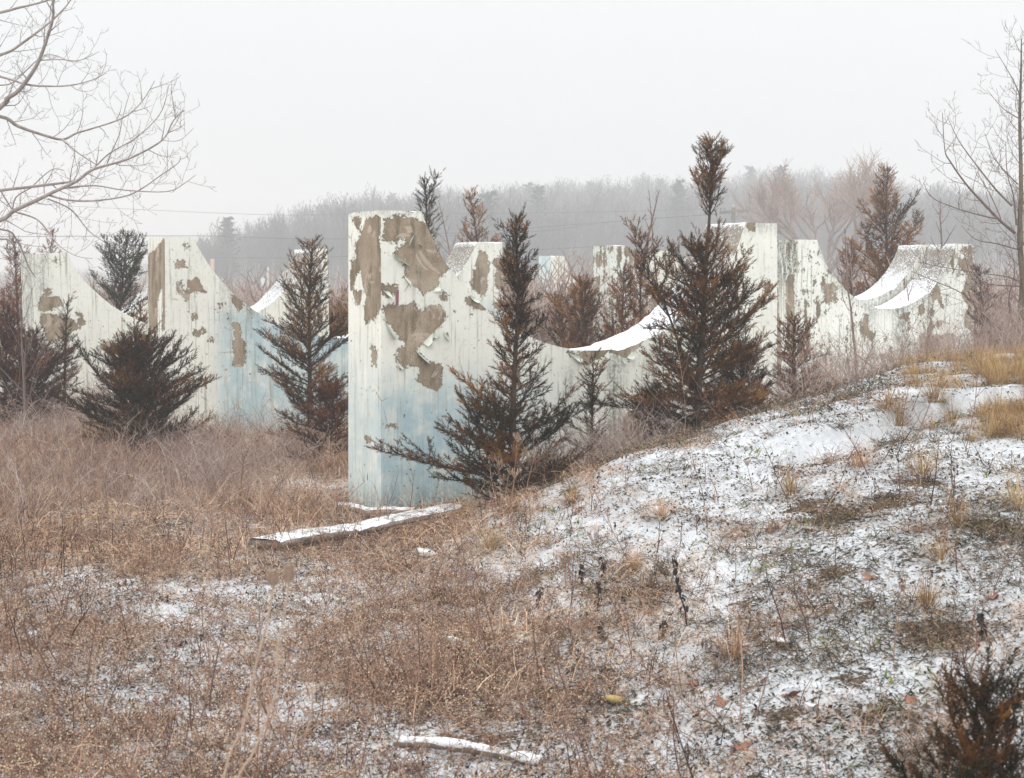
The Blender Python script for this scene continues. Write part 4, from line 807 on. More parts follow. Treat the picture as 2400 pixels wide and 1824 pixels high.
# ------------------------------------------------------------------ ground cover
def blade(mb, p, d, L, w, bend, tint, r, n=3):
    """one narrow bent blade"""
    d = np.array(d, float); d /= np.linalg.norm(d); s = np.cross(d, [0, 0, 1.]); s = s / (np.linalg.norm(s) + 1e-6); q = np.array(p, float); V = []
    for j in range(n + 1):
        ww = w * (1 - j / n * .8); V += [q - s * ww, q + s * ww]; d = d + np.array([r.gauss(0, .06), r.gauss(0, .06), -bend / n]); d /= np.linalg.norm(d); q = q + d * L / n
    mb.add(V, [(2 * j, 2 * j + 1, 2 * j + 3, 2 * j + 2) for j in range(n)], (), tint)
def dot(mb, p, s, tint, m=0):
    V = np.array([(1, 0, 0), (-.5, .87, 0), (-.5, -.87, 0), (0, 0, 1), (0, 0, -1)], float) * s + np.array(p); mb.add(V, (), [(0, 1, 3), (1, 2, 3), (2, 0, 3), (1, 0, 4), (2, 1, 4), (0, 2, 4)], tint, m)
def weed_clump(seed, n=16, h=.14, spread=.10, dots=26, lo=.1, hi=.5, cur=.5):
    """matted small weed: wiry stems, side shoots and pale seed cups"""
    r = random.Random(seed); mb = MB()
    for i in range(n):
        a = r.random() * 6.28; p = np.array([r.gauss(0, spread * .5), r.gauss(0, spread * .5), -.01]); d = np.array([math.cos(a) * .7, math.sin(a) * .7, r.uniform(.2, 1.1)]); L = h * r.uniform(.6, 1.4); q = [p]; t = r.uniform(lo, hi)
        for j in range(4): d = d / np.linalg.norm(d) + np.array([r.gauss(0, .3), r.gauss(0, .3), -.15 * cur]); q.append(q[-1] + d / np.linalg.norm(d) * L / 4)
        mb.tube(q, [.0018, .0016, .0014, .0012, .0009], 3, t)
        for k in range(3):
            s = q[1 + r.randrange(4)]; e = np.array([r.gauss(0, 1), r.gauss(0, 1), r.uniform(0, .9)]); e = e / np.linalg.norm(e) * L * r.uniform(.2, .4); mb.tube([s, s + e * .6, s + e + np.array([0, 0, .004])], [.0012, .001, .0008], 3, t)
            if dots and r.random() < dots / (n * 3): dot(mb, s + e, r.uniform(.0028, .005), r.uniform(.85, 1.15))
    return mb
def grass_clump(seed, n=42, h=.28, spread=.12, lay=1.0, lo=.2, hi=.9, w=.0018, drift=(0, 0)):
    r = random.Random(seed); mb = MB()
    for i in range(n):
        a = r.random() * 6.28; p = np.array([r.gauss(0, spread), r.gauss(0, spread), -.01]); el = r.uniform(.15, 1.3) / lay
        blade(mb, p, (math.cos(a) + drift[0], math.sin(a) + drift[1], el), h * r.uniform(.5, 1.3), w * r.uniform(.6, 1.3), r.uniform(.3, 1.3) * lay, r.uniform(lo, hi), r, 4)
    return mb
def tussock_mb(seed, n=150, h=.2, rad=.05, lo=.2, hi=.9):
    r = random.Random(seed); mb = MB()
    for i in range(n):
        a = r.random() * 6.28; k = r.random() ** .5; el = .35 + 1.6 * (1 - k) + r.gauss(0, .15)
        blade(mb, (math.cos(a) * rad * k, math.sin(a) * rad * k, -.02), (math.cos(a) * k, math.sin(a) * k, el), h * r.uniform(.5, 1.2), .0022 * r.uniform(.6, 1.2), r.uniform(.3, 1.1), r.uniform(lo, hi), r, 4)
    return mb
def brush_clump(seed, n=14, h=.6, lo=.1, hi=.9, thin=.0016, lean=.5, buds=.0, arch=.5):
    r = random.Random(seed); mb = MB()
    for i in range(n):
        a = r.random() * 6.28; p = np.array([r.gauss(0, .15), r.gauss(0, .15), -.02]); d = np.array([math.cos(a) * lean, math.sin(a) * lean, 1.]); L = h * r.uniform(.5, 1.3); q = [p]; t = r.uniform(lo, hi)
        for j in range(6): d = d / np.linalg.norm(d) + np.array([r.gauss(0, .12), r.gauss(0, .12), -.12 * arch * j]); d /= np.linalg.norm(d); q.append(q[-1] + d * L / 6)
        mb.tube(q, np.linspace(.0038, thin, 7), 3, t)
        for k in range(7):
            s = q[2 + r.randrange(5)]; e = np.array([r.gauss(0, .7), r.gauss(0, .7), r.uniform(.2, 1.1)]); l = L * r.uniform(.10, .28); e = e / np.linalg.norm(e); mb.tube([s, s + e * l * .5, s + e * l + np.array([0, 0, .02])], [thin * .9, thin * .7, thin * .5], 3, t)
            if r.random() < buds: dot(mb, s + e * l, r.uniform(.004, .007), t * .9)
    return mb
def litter_mb(seed):
    r = random.Random(seed); mb = MB()
    for i in range(12):
        p = np.array([r.gauss(0, .06), r.gauss(0, .06), r.uniform(0, .012)]); a = r.random() * 6.28; l = r.uniform(.004, .014); w = l * r.uniform(.2, .6); c, s = math.cos(a), math.sin(a); u = np.array([c, s, r.gauss(0, .35)]) * l; v = np.array([-s, c, r.gauss(0, .3)]) * w
        mb.add([p - u, p - v, p + u, p + v], (), [(0, 1, 2), (0, 2, 3)], r.uniform(0, .45))
    return mb
rg = np.random.default_rng(21)
def sample(n, yr, pxr=(-120, 2520), power=1., fn=None):
    """spots on the ground seen between two distances, thinner with distance"""
    y = yr[0] + (yr[1] - yr[0]) * rg.random(n) ** power; px = rg.uniform(*pxr, n); x = (px - CX) / F * y
    if fn is not None: k = rg.random(n) < fn(x, y); x, y = x[k], y[k]
    return x, y
def place(name, objs, xy, s, label, tilt=.12, sink=.0):
    x, y = xy; n = len(x); z = gz(x, y) - sink
    return scatter_gn(name, objs, np.stack([x, y, z], 1), np.stack([rg.normal(0, tilt, n), rg.normal(0, tilt, n), rg.uniform(0, 6.28, n)], 1), rg.uniform(*s, n), rg.integers(0, len(objs), n), label)
left = lambda x, y: 1 - sst(-.5, 1.2, x - .06 * (12 - y))
footA = lambda x, y: np.where((y > 15.2) & (x > -1.8) & (x < 3.2) & (y < 19.5 + 0 * x) & (np.abs((y - 15.9) - (x + 1.32) * .667) < .9), 0., 1.)
ring = lambda x, y: (y > 4.2) * 1.
wc = [proto_obj('w', weed_clump(300 + i, 13, .12, .12, 26, .1, .85), M['weed']) for i in range(6)]
place('seedy_weeds', wc, sample(8000, (6.3, 14.0), fn=lambda x, y: left(x, y) * (.14 + .55 * sst(.38, .68, fbm(x * 1.1, y * .8, 44))) + .10 * sst(.5, .7, fbm(x * 2, y * 2, 45))), (.7, 1.35), 'matted brown seedy weeds poking through thin snow in the foreground')
gc = [proto_obj('g', grass_clump(320 + i, 40, .30, .13, 1.6, .3, 1.0, .0017, drift=(.6, .1)), M['straw']) for i in range(5)]
place('straw_grass', gc, sample(13000, (6.5, 30), power=.8, fn=lambda x, y: footA(x, y) * (left(x, y) * (sst(10.5, 13.5, y) * .75 + .07 * sst(.5, .65, fbm(x * .9, y * .7, 51))) + .9 * np.exp(-((x - .35) / .7) ** 2 - ((y - 9.3) / 1.0) ** 2) + .25 * sst(17, 20, y))), (.6, 1.35), 'flattened straw coloured grass across the left and middle ground', .2)
lt = [proto_obj('l', litter_mb(340 + i), M['mound_weed']) for i in range(5)]
place('leaf_litter', lt, sample(42000, (5.6, 17), fn=lambda x, y: .25 + .6 * sst(.42, .62, fbm(x * 2.2, y * 2.2, 61))), (.7, 1.5), 'dark leaf litter and plant bits speckling the snow', .1)
mw = [proto_obj('m', weed_clump(360 + i, 8, .10, .10, 3, .0, 1.0, 1.2), M['mound_weed']) for i in range(5)]
place('mound_weeds', mw, sample(9000, (5.6, 17.5), (900, 2520), fn=lambda x, y: sst(-.6, .6, x) * (.05 + .5 * sst(.50, .68, fbm(x * 1.7, y * 1.2, 71))) * (1 - .9 * np.exp(-((x - 3.9) / .8) ** 2 - ((y - 14.6) / 1.0) ** 2))), (.7, 1.5), 'sparse wiry weeds flattened over the snowy mound', .2)
tg = [proto_obj('t', grass_clump(380 + i, 34, .12, .05, 1.1, .15, .8), M['straw']) for i in range(4)]
place('mound_grass', tg, sample(3600, (5.6, 17.5), (1000, 2520), fn=lambda x, y: sst(-.4, .4, x) * (.04 + .8 * sst(.55, .68, fbm(x * 1.3, y * 1.1, 83)))), (.6, 1.3), 'thin pale grass tufts scattered over the mound')
gw = [proto_obj('h', grass_clump(390 + i, 16, .06, .035, .9, .0, 1.0, .006), None) for i in range(2)]
m = NT('small_green_leaf', .7, .2); M['green'] = m.col(m.mix(m.attr('tint'), (.07, .10, .02), (.24, .26, .06)))
for o in gw: o.data.materials.clear(); o.data.materials.append(M['green'])
place('green_sprigs', gw, sample(2600, (5.6, 16), fn=lambda x, y: .03 + .9 * sst(.52, .68, fbm(x * 1.9, y * 1.9, 93)) * (x > -.5)), (.6, 1.3), 'small green leaves showing through the snow')
bc = [proto_obj('b', brush_clump(400 + i, 14, .55, .1, .9), M['brush']) for i in range(6)]
def brushf(x, y):
    px = CX + F * x / y
    a = sst(1400, 1600, px) * sst(15.2, 16.5, y) * (1 - sst(24, 27, y)) * .62 * sst(.34, .62, fbm(x * .9, y * .6, 111)) * np.where((px > 1760) & (y < 19), .35, 1.)
    b = (1 - sst(640, 760, px)) * sst(14.5, 19, y) * (1 - sst(26, 30, y)) * .22 * sst(.34, .62, fbm(x * .9, y * .6, 111))
    c = sst(1180, 1300, px) * (1 - sst(1500, 1600, px)) * sst(14.3, 14.9, y) * (1 - sst(16.2, 16.8, y)) * .6
    d = (1 - sst(480, 700, px)) * sst(13, 15, y) * .12
    return np.clip(a + b + c + d, 0, 1)
place('tangled_brush', bc, sample(5200, (13, 28), fn=brushf), (.6, 1.25), 'grey brown tangle of dead stems round the feet of the saddles', .25)
uw = [proto_obj('u', brush_clump(480 + i, 2, .30, .0, .8, .0012, .25, .5, .15), M['weed']) for i in range(6)]
place('upright_weeds', uw, sample(1700, (6.3, 15), fn=lambda x, y: (.10 + .6 * sst(.45, .62, fbm(x * .9, y * .9, 141))) * np.where(x > .8, .3, 1.)), (.5, 1.5), 'thin upright branching weeds dotted through the foreground', .15)
rc = [proto_obj('r', brush_clump(420 + i, 14, .34, .2, .9, arch=.2), M['weed']) for i in range(4)]
place('rusty_brush', rc, sample(2000, (14.5, 26), (-120, 900), fn=lambda x, y: footA(x, y) * .7 * sst(.4, .6, fbm(x * .6, y * .6, 97))), (.6, 1.2), 'reddish brown dead stems in front of the left saddles', .2)
oc = [proto_obj('o', tussock_mb(440 + i, 120, .17 + .03 * i, .07), M['amber']) for i in range(4)]
place('amber_grass', oc, sample(1300, (12.2, 20), (1900, 2520), fn=lambda x, y: np.clip(sst(.155, .19, x / y - .0 * y) * sst(.38, .56, fbm(x * 1.1, y * .9, 99)) * .9 * np.where((CX + F * x / y) > 2120, 1, .0) + .9 * sst(.26, .33, x / y) * sst(.35, .55, fbm(x * 2.3, y * 1.7, 199)), 0, 1) * sst(.3, .5, fbm(x * 3.1, y * 2.4, 198)) * sst(12.5, 13.5, y + .8 * (x / y > .29))), (.55, 1.15), 'thick amber grass covering the right shoulder of the mound', .15)
fb_ = [proto_obj('f', brush_clump(460 + i, 22, .9, .2, .8, thin=.006), M['brush']) for i in range(4)]
place('far_brush', fb_, sample(5200, (32, 140), power=1.3, fn=lambda x, y: sst(.36, .5, fbm(x * .08, y * .06, 101)) * .9), (1.0, 2.6), 'pinkish brown brush on the flat ground beyond the saddles', .15)
# ------------------------------------------------------------------ tussocks, stems and litter one can pick out
def put(name, mb, mat, loc, label, cat, group=None, rz=0., s=1., extra=()):
    root = empty(name, loc, rz); root.scale = (s, s, s); tag(root, label, cat, group); return root
G1 = 'grass tussocks on the snowy mound'
for i, (px, py, s, mt, lab) in enumerate([
 (1855, 1160, 1.0, 'amber', 'amber tussock left of the dark hollow on the mound'), (2162, 1115, 1.2, 'amber', 'tall amber tussock on a dark earth lip near the right'), (2245, 1235, 1.1, 'amber', 'round amber tussock by itself on smooth snow at the right'),
 (1150, 1290, .95, 'amber', 'short tawny tussock in the snow below the broken plank end'), (2015, 1095, 1.0, 'straw', 'greyish tussock under the big snow patch'), (1555, 1210, .8, 'straw', 'pinkish dry tuft on the left slope of the mound'),
 (1345, 1180, .9, 'amber', 'low amber tuft at the mound edge beside the cedar'), (1205, 1200, .8, 'amber', 'amber tuft at the foot of the spindly cedar'), (2205, 1310, .9, 'amber', 'flattened amber tuft on the lower right slope'),
 (2170, 1420, .9, 'amber', 'ragged brown and green tuft in the right foreground'), (1720, 1540, .9, 'straw', 'low tuft beside the white board scrap'), (2390, 1190, 1.3, 'amber', 'amber tussock at the right edge of the mound'),
 (2105, 1010, 1.3, 'amber', 'big amber tussock right of the smooth snow patch'), (2190, 940, 1.3, 'amber', 'pale amber tussock on the shoulder of the mound'), (2080, 960, 1.0, 'amber', 'amber tussock touching the top of the snow patch'),
 (1930, 890, .8, 'straw', 'flat tawny tuft at the top of the mound'), (1090, 1215, .8, 'amber', 'amber tuft by the far end of the broken plank'), (1490, 1330, .7, 'straw', 'thin tuft among the blackened weeds')]):
    mb = tussock_mb(500 + i, 260, .25 * s, .085 * s); root = put('grass_tussock', mb, None, hit(px, py), lab, 'grass tussock', G1); o = mb.build('blades', M[mt], root); o['kind'] = 'stuff'
def weed_black(seed, h):
    r = random.Random(seed); st = MB(); lf = MB(); q = [np.array([0, 0, -.03])]; d = np.array([r.gauss(0, .12), r.gauss(0, .12), 1.])
    for j in range(8): d = d / np.linalg.norm(d) + np.array([r.gauss(0, .12), r.gauss(0, .12), 0]); q.append(q[-1] + d / np.linalg.norm(d) * h / 8)
    st.tube(q, np.linspace(.0055, .0028, 9), 4, .3)
    for j in range(16):
        p = q[2 + int(j * 6.4 / 16)] + np.array([0, 0, r.uniform(0, h / 9)]); a = r.random() * 6.28; dr = np.array([math.cos(a), math.sin(a), r.uniform(-.6, .3)]); V = []; L = r.uniform(.035, .065); s = np.array([-dr[1], dr[0], 0])
        for k in range(5): w = .011 * math.sin(.5 + k * .6); V += [p - s * w, p + s * w + np.array([0, 0, .006])]; p = p + dr / np.linalg.norm(dr) * L / 4; dr = dr + np.array([r.gauss(0, .5), r.gauss(0, .5), -.9])
        lf.add(V, [(2 * k, 2 * k + 1, 2 * k + 3, 2 * k + 2) for k in range(4)], (), r.uniform(0, .8))
    return st, lf
G2 = 'blackened curly-leaved weeds on the mound'
for i, (px, py, h, lab) in enumerate([(1612, 1465, .42, 'tallest blackened weed with curled leaves on the mound'), (1400, 1435, .22, 'blackened weed at the edge of the straw patch'), (1420, 1370, .22, 'blackened weed above the straw patch'), (1365, 1380, .18, 'small blackened weed farthest left of its group'),
                                 (1545, 1500, .14, 'short black weed stub below the tallest one'), (1410, 1500, .12, 'tiny black weed stub in the straw patch'), (1262, 1430, .16, 'dark withered weed left of the straw patch'), (2300, 1500, .2, 'dark weed on the lower right slope')]):
    st, lf = weed_black(600 + i, h); root = put('withered_weed', None, None, hit(px, py), lab, 'weed', G2); st.build('stem', M['dark_weed'], root); o = lf.build('leaves', M['dark_weed'], root); o['kind'] = 'stuff'
# thin stems standing up
def stem_mb(seed, h, nb=5, lean=(0, 0), head=None, r0=.0034):
    r = random.Random(seed); st = MB(); heads = []; q = [np.array([0, 0, -.03])]; d = np.array([lean[0], lean[1], 1.])
    for j in range(9): d = d / np.linalg.norm(d) + np.array([r.gauss(0, .05), r.gauss(0, .05), 0]); q.append(q[-1] + d / np.linalg.norm(d) * h / 9)
    st.tube(q, np.linspace(r0, r0 * .5, 10), 4, r.uniform(.1, .6))
    tips = [q[-1]]
    for k in range(nb):
        s = q[3 + r.randrange(6)]; e = np.array([r.gauss(0, .6), r.gauss(0, .4), r.uniform(.5, 1.2)]); e = e / np.linalg.norm(e) * h * r.uniform(.1, .3); m_ = s + e * .5 + np.array([r.gauss(0, .01), 0, -.01]); st.tube([s, m_, s + e], [r0 * .6, r0 * .5, r0 * .35], 3, .4); tips.append(s + e)
    for t in tips:
        hd = MB(); heads.append(hd)
        if head == 'seed': dot(hd, t, r.uniform(.007, .012), r.uniform(0, .7))
        elif head == 'umbel':
            for c in range(14):
                a = c * .45 * 2; e = np.array([math.cos(a) * .028, math.sin(a) * .028, .04 + .012 * (c % 3)]) * r.uniform(.7, 1.1); hd.tube([t, t + e * .6 + np.array([0, 0, -.004]), t + e], [.001, .001, .0014], 3, .7); dot(hd, t + e, .005, .8)
    return st, heads
G3 = 'dead stems standing in the dry grass'; rr = random.Random(77)
def stand(px, py, h, label, cat='weed stem', **k):
    st, hd = stem_mb(rr.randrange(9999), h, **k); root = put('dead_stem', None, None, hit(px, py) if py > 0 else at(px, -py), label, cat, G3)
    st.build('stem', M['weed'] if k.get('r0', 0) < .0046 else M['brush'], root)
    for h_ in hd:
        if h_.n:
            o = h_.build('seed_head', M['seed'], root)
            if len(h_.V) > 2: o['kind'] = 'stuff'
for px, py, h, lab, kw in [
 (1730, 1720, .62, 'long reddish stem crossing the foreground right of centre', dict(lean=(.05, 0), r0=.0045)), (1765, 1690, .52, 'forked dark stem leaning right in the foreground', dict(lean=(.38, 0), r0=.0038)), (1958, 1360, .42, 'tall thin stem in the middle of the mound', dict(lean=(.02, 0))),
 (2095, 1560, .5, 'thin reddish stem on the lower right slope', dict(lean=(.06, 0))), (1175, 1260, .62, 'leaning pale stem in front of the spindly cedar', dict(lean=(-.12, 0), head='umbel')), (1245, 1200, .55, 'stem with a bird-nest seed head against the dark cedar', dict(lean=(-.15, 0), head='umbel', nb=2)),
 (1200, 1215, .7, 'upright stem with small umbels before the cedar', dict(head='umbel', nb=3)), (885, 1190, .5, 'black stem against the pale blue wall', dict(r0=.0035, nb=3)), (905, 1200, .42, 'kinked stem at the corner of the largest saddle', dict(lean=(.3, 0))),
 (960, 1200, .45, 'stem with round seed heads before the blue wall', dict(lean=(.15, 0), head='seed', nb=6)), (1010, 1205, .4, 'seedy stem between the wall corner and the cedar', dict(lean=(.3, 0), head='seed', nb=6)), (1095, 1400, .75, 'tall upright stem in front of the broken plank', dict(nb=3)),
 (1335, 1440, .5, 'slender stem at the left rim of the mound', dict(nb=3)), (640, 1330, .55, 'upright stem near the near end of the plank', dict(nb=3)), (700, 1340, .5, 'crooked stem in front of the plank middle', dict(lean=(-.2, 0))), (560, 1090, .5, 'dark stem below the second saddle', dict(nb=3)),
 (525, 1120, .55, 'black upright stem left of the plank', dict(nb=2, r0=.0035)), (470, 1110, .6, 'pale stem before the second saddle wall', dict(nb=3, r0=.0035)), (590, 1110, .5, 'dark stem right of the pale one', dict(nb=3)), (250, 1290, 1.05, 'long straw stalk slanting up to the right at the left', dict(lean=(1.1, 0), nb=0, r0=.0045)),
 (60, 1330, .45, 'dark stem near the left edge', dict(nb=3)), (190, 1250, .5, 'pale vertical stalk in the left grass', dict(nb=0, r0=.0045)), (150, 1350, .42, 'thin dark stem in the left grass', dict(nb=2)), (200, 1640, .45, 'reddish stem in the left foreground', dict(nb=4)),
 (215, 1630, .4, 'second reddish stem in the left foreground', dict(nb=4)), (1265, 1640, .45, 'thin stem at the middle bottom', dict(nb=3)), (1600, 1640, .4, 'faint stem left of the white board scrap', dict(nb=3)), (1850, 1180, .5, 'bare stem rising over the ledge', dict(lean=(-.2, 0))),
 (1960, 1150, .45, 'pinkish stem over the ledge', dict(lean=(.25, 0))), (2130, 1080, .9, 'dark branching stem in front of the amber grass', dict(lean=(.25, 0), nb=9, r0=.005)), (2040, 1120, .6, 'fine curved stem on the smooth snow', dict(lean=(-.3, 0), nb=6)), (2260, 1060, .8, 'dark curved stem near the right edge', dict(lean=(.2, 0), nb=8, r0=.004)),
 (1280, 1130, .5, 'pale seedy stem behind the mound brow', dict(head='seed', nb=6, lean=(-.2, 0))), (1900, 1000, .55, 'stem with a fuzzy reddish seed head on the snow patch', dict(nb=1, head='umbel')), (1765, 1150, .22, 'short fuzzy reddish seed head on the mound', dict(nb=0, head='umbel'))]:
    stand(px, py, h, lab, **kw)
ORD = 'first second third fourth fifth sixth seventh eighth ninth tenth eleventh twelfth thirteenth fourteenth fifteenth sixteenth seventeenth eighteenth nineteenth twentieth'.split()
for i in range(20):  # the tall seedy stems in front of the right-hand saddle
    stand(1775 + i * 22 + rr.uniform(-6, 6), -rr.uniform(17, 21), rr.uniform(.65, 1.15), ORD[i] + ' tall seedy stem from the left before the right-hand flaking saddle', 'weed stem', head='seed', nb=11, lean=(rr.gauss(0, .12), 0), r0=.0026)
for i in range(18):
    stand(180 + i * 34 + rr.uniform(-8, 8), -rr.uniform(15.5, 19), rr.uniform(.35, .7), ORD[i] + ' pale headed brown stem from the left in the grass below the left saddles', 'weed stem', head='seed', nb=8, lean=(rr.gauss(0, .2), 0), r0=.0028)
for i in range(16):
    stand(1500 + i * 34 + rr.uniform(-10, 10), -rr.uniform(14.6, 16.4), rr.uniform(.5, 1.0), ORD[i] + ' leaning pale bramble stem from the left along the brow of the mound', 'bramble stem', head=None, nb=8, lean=(-abs(rr.gauss(.7, .5)), 0), r0=.0036)
# two teasels close to the lens, out of focus
m = NT('teasel', .9, .1); M['teasel'] = m.col(m.mix(m.noise(m.coord(), 160, 3), (.22, .14, .10), (.58, .44, .34)))
for line, y, lab in [([(677, 1368), (667, 1441), (648, 1539), (650, 1613), (596, 1760), (540, 1900), (470, 2150)], 4.3, 'blurred teasel with the higher seed head in the foreground'), ([(640, 1378), (628, 1451), (600, 1560), (570, 1700), (520, 1850), (440, 2150)], 4.5, 'blurred teasel with the lower seed head in the foreground')]:
    line = [pt(a, c, y) for a, c in line[::-1]]; b = line[0] * 1.; b[2] = g(b[0], b[1]); root = empty('teasel', b); tag(root, lab, 'teasel', 'blurred teasels in the foreground')
    P = smooth([np.zeros(3)] + [v - b for v in line[1:]], 5); k = MB(); k.tube(P, np.linspace(.0042, .0026, len(P)), 5)
    k.build('stem', M['teasel'], root, True); k = MB(); e = P[-1]; k.tube([e, e + [0, 0, .006], e + [.001, 0, .02], e + [.001, 0, .034], e + [0, 0, .046], e + [0, 0, .052]], [.003, .007, .010, .009, .005, .001], 10, cap=True)
    for c in range(220):
        a = c * 2.4; zz = .004 + .044 * c / 220; w = .009 * math.sin(.5 + 2.2 * c / 220); k.tube([e + [math.cos(a) * w, math.sin(a) * w, zz], e + [math.cos(a) * (w + .009), math.sin(a) * (w + .009), zz + .006]], [.0009, .0003], 3)
    k.build('seed_head', M['teasel'], root)

# planks, log and scraps
m = NT('grey_plank_wood', .85, .2); w_ = m.noise(m.coord(1.2, 14, 14), 4, 5, .6); M['plank'] = m.col(m.ramp(w_, [(.3, (.10, .08, .065)), (.5, (.24, .20, .17)), (.7, (.40, .36, .32))]))
m = NT('snow_cap', .8, .2); m.bump(m.noise(m.coord(), 30, 4), .4, .01); P_ = m.coord(); sn_ = m.ss(m.math('ADD', m.math('MULTIPLY', m.noise(P_, 9, 4, .7), .6), m.math('MULTIPLY', m.noise(P_, 60, 3, .7), .4)), .43, .52); M['snow'] = m.col(m.mix(sn_, (.26, .22, .18), (.78, .80, .84)))
def plank(px0, y0, px1, y1, w, t, label, lift=(0., 0.), broken=True, seed=0, snow=.92):
    a = np.array(at(px0, y0)); b = np.array(at(px1, y1)); a[2] += lift[0]; b[2] += lift[1]; L = np.linalg.norm(b - a); root = empty('plank', a); d = (b - a) / L
    root.rotation_euler = (0, -math.asin(d[2]), math.atan2(d[1], d[0])); tag(root, label, 'plank'); r = random.Random(seed)
    n = 24; V = []
    for i in range(n + 1):
        u = i / n; e = .03 * (r.random()) if i in (0, n) else 0
        for yy, zz in ((-w / 2, 0), (w / 2, 0), (w / 2, t), (-w / 2, t)): V.append((L * u + (r.uniform(-.06, .06) if i in (0, n) else 0) * broken, yy + r.gauss(0, .003), zz + r.gauss(0, .002) + .01 * math.sin(u * 5)))
    Q = [(4 * i + k, 4 * i + (k + 1) % 4, 4 * i + 4 + (k + 1) % 4, 4 * i + 4 + k) for i in range(n) for k in range(4)] + [(3, 2, 1, 0), (4 * n, 4 * n + 1, 4 * n + 2, 4 * n + 3)]
    link('board', mesh_np('board', V, Q), M['plank'], root)
    nu, nv = 60, 9; U, Vv = np.meshgrid(np.linspace(.005, .995, nu), np.linspace(-.49, .49, nv)); hz = .016 * (1 - (np.abs(Vv) / .49) ** 6) * (.6 + .8 * fbm(U * 20 + seed, Vv * 3, 5)) + t + .01 * np.sin(U * 5) - .016 * (fbm(U * 7 + seed, Vv * 2, 6) > snow) - .002
    Vs = np.stack([U * L, Vv * w * (1 + .03 * np.sin(U * 50)), hz], -1).reshape(-1, 3); i = (np.arange(nv - 1)[:, None] * nu + np.arange(nu - 1)[None]).ravel(); link('snow_cap', mesh_np('snow_cap', Vs, np.stack([i, i + 1, i + nu + 1, i + nu], 1), None, None, True), M['snow'], root)
    return root
def mid_y(px, py): return hit(px, py)[1]
plank(618, mid_y(612, 1292), 835, mid_y(835, 1250) , .34, .05, 'broken snow covered plank lying in the dry grass, nearer half', (.03, .02), seed=1)
plank(818, mid_y(818, 1262), 1068, mid_y(1068, 1207), .30, .045, 'snow covered plank running to the foot of the cedar, farther half', (.03, .05), seed=2)
plank(790, 15.75, 872, 15.5, .12, .06, 'snow topped board edge at the corner foot of the largest saddle', (.0, .0), seed=3)
plank(858, 15.35, 975, 15.3, .14, .07, 'snow topped board lying along the base of the pale blue wall', (.0, .0), seed=4)
plank(108, 20.2, 182, 20.3, .3, .05, 'snow covered slab behind the left grass', (.10, .10), seed=5)
# snow covered log near the bottom
a = np.array(hit(925, 1750)); b = np.array(hit(1270, 1795)); root = empty('fallen_log', a); tag(root, 'snow covered log lying in the foreground near the bottom edge', 'log'); d = b - a
k = MB(); P = smooth([np.zeros(3) + [0, 0, .02], d * .35 + [0, .01, .032], d * .7 + [0, -.01, .025], d + [0, 0, .0]], 6); k.tube(P, np.interp(np.linspace(0, 1, len(P)), [0, .5, 1], [.020, .024, .016]), 10, cap=True); k.build('wood', M['bark'], root, True)
k = MB(); rj = random.Random(4); k.tube([p + np.array([0, 0, .012]) for p in P], [.018 + .009 * rj.random() for _ in P], 10, cap=True); k.build('snow_cap', M['snow'], root, True)
# white board scrap, lumps and leaves
m = NT('chipped_white_board', .7, .2); M['white'] = m.col(m.mix(m.ss(m.noise(m.coord(), 12, 4), .5, .6), (.80, .78, .80), (.62, .58, .58)))
def scrap(px, py, L, w, t, rz, label, mat, cat, ry=.2, z=.02):
    x, y, z0 = hit(px, py); r = random.Random(px); k = MB(); n = 9; top = []
    for i in range(n): a = 6.28 * i / n; top.append((math.cos(a) ** 3 * .3 * L + math.cos(a) * L * .35 + r.gauss(0, .04) * L, math.sin(a) * w * .5 + r.gauss(0, .05) * w, 0))
    V = [(p[0], p[1], t) for p in top] + [(p[0], p[1], 0) for p in top] + [(0, 0, t * 1.4), (0, 0, 0)]
    k.add(V, [(i, n + i, n + (i + 1) % n, (i + 1) % n) for i in range(n)], [(2 * n, i, (i + 1) % n) for i in range(n)] + [(2 * n + 1, n + (i + 1) % n, n + i) for i in range(n)])
    o = k.build(label.split()[-1] if False else cat.replace(' ', '_'), mat); o.location = (x, y, z0 + z); o.rotation_euler = (.15, ry, rz); return tag(o, label, cat)
scrap(1835, 1512, .26, .11, .012, 1.15, 'torn white strip of board lying on the mound', M['white'], 'board scrap')
scrap(1000, 1318 - 10, .16, .09, .02, -.4, 'crumpled white scrap in front of the plank', M['white'], 'board scrap', z=.035)
scrap(1070, 1320, .12, .03, .012, .5, 'dark chip of wood beside the white scrap', M['plank'], 'wood chip')
scrap(1060, 1515, .07, .04, .03, .1, 'small snow covered lump in the middle foreground', M['snow'], 'stone')
scrap(1905, 1670, .07, .035, .008, -.4, 'pale flat flake in the lower middle snow', M['white'], 'board scrap')
m = NT('dead_oak_leaf', .8, .2); M['leaf'] = m.col(m.mix(m.noise(m.coord(), 20, 3), (.20, .09, .06), (.38, .20, .14)))
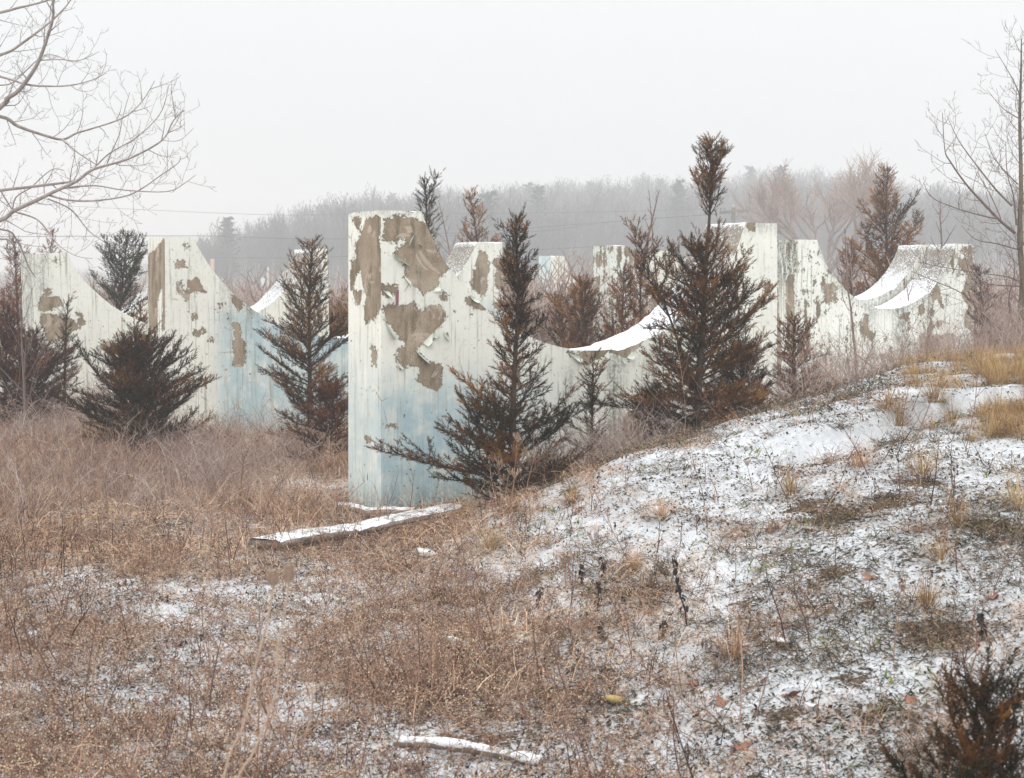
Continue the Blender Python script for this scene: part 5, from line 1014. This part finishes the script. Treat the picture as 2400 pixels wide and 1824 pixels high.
for px, py, lab in [(2325, 1405, 'curled russet oak leaf on the right slope'), (1355, 1198, 'lobed brown oak leaf at the brow of the mound'), (1625, 1615, 'pinkish dead leaf in the lower snow'), (1850, 1640, 'pale curled leaf beside the dark tuft'), (1020, 1395, 'brown dead leaf left of the mound'),
                    (2040, 1360, 'dark brown leaf under the amber tuft'), (960, 1285, 'rusty leaf next to the plank'), (1735, 1760, 'brown leaf by the long reddish stem'), (2130, 1650, 'russet leaf at the edge of the blurred bush'), (930, 1310, 'rusty leaf beside the crumpled scrap'), (420, 1520, 'brown leaf in the left foreground snow'), (1690, 1655, 'straw coloured leaf in the lower middle')]:
    x, y, z0 = hit(px, py); r = random.Random(px); n = 14; k = MB(); V = [(0, 0, .004)]
    for i in range(n): a = 6.28 * i / n; rad = (.042 if i % 2 else .022) * r.uniform(.8, 1.2); V.append((math.cos(a) * rad * 1.5, math.sin(a) * rad, .012 * math.sin(2 * a + px) + .006))
    V2 = [(p[0], p[1], p[2] - .0015) for p in V]; T = [(0, i + 1, (i + 1) % n + 1) for i in range(n)]; k.add(V + V2, (), T + [(a + n + 1, c + n + 1, b + n + 1) for a, b, c in T])
    o = k.build('oak_leaf', M['leaf']); o.location = (x, y, z0 + .012); o.rotation_euler = (r.uniform(-.5, .3), r.uniform(-.3, .3), r.random() * 6); tag(o, lab, 'leaf', 'dead leaves on the snow')
m = NT('yellow_scrap', .6, .3); M['yel'] = m.col((.45, .33, .13)); m = NT('green_scrap', .5, .3); M['grn'] = m.col((.06, .12, .09))
scrap(1440, 1660, .09, .06, .02, .2, 'tan curled piece of litter near the straw patch', M['yel'], 'litter', z=.03)
scrap(1465, 1680, .06, .010, .01, .15, 'dark green and yellow strip of litter near the bottom', M['grn'], 'litter', z=.02)
# ------------------------------------------------------------------ haze
k = MB(); k.box((0, 330, 21.), (420, 372, 24.)); o = k.build('haze', None); o.data.materials.clear()
hm = bpy.data.materials.new('haze'); hm.use_nodes = True; t = hm.node_tree; t.nodes.clear(); pv = t.nodes.new('ShaderNodeVolumePrincipled'); pv.inputs['Color'].default_value = (.97, .985, 1, 1); pv.inputs['Density'].default_value = .0023; pv.inputs['Anisotropy'].default_value = 0
ou = t.nodes.new('ShaderNodeOutputMaterial'); t.links.new(pv.outputs[0], ou.inputs['Volume']); o.data.materials.append(hm); tag(o, 'thin winter mist over the field', kind='stuff')
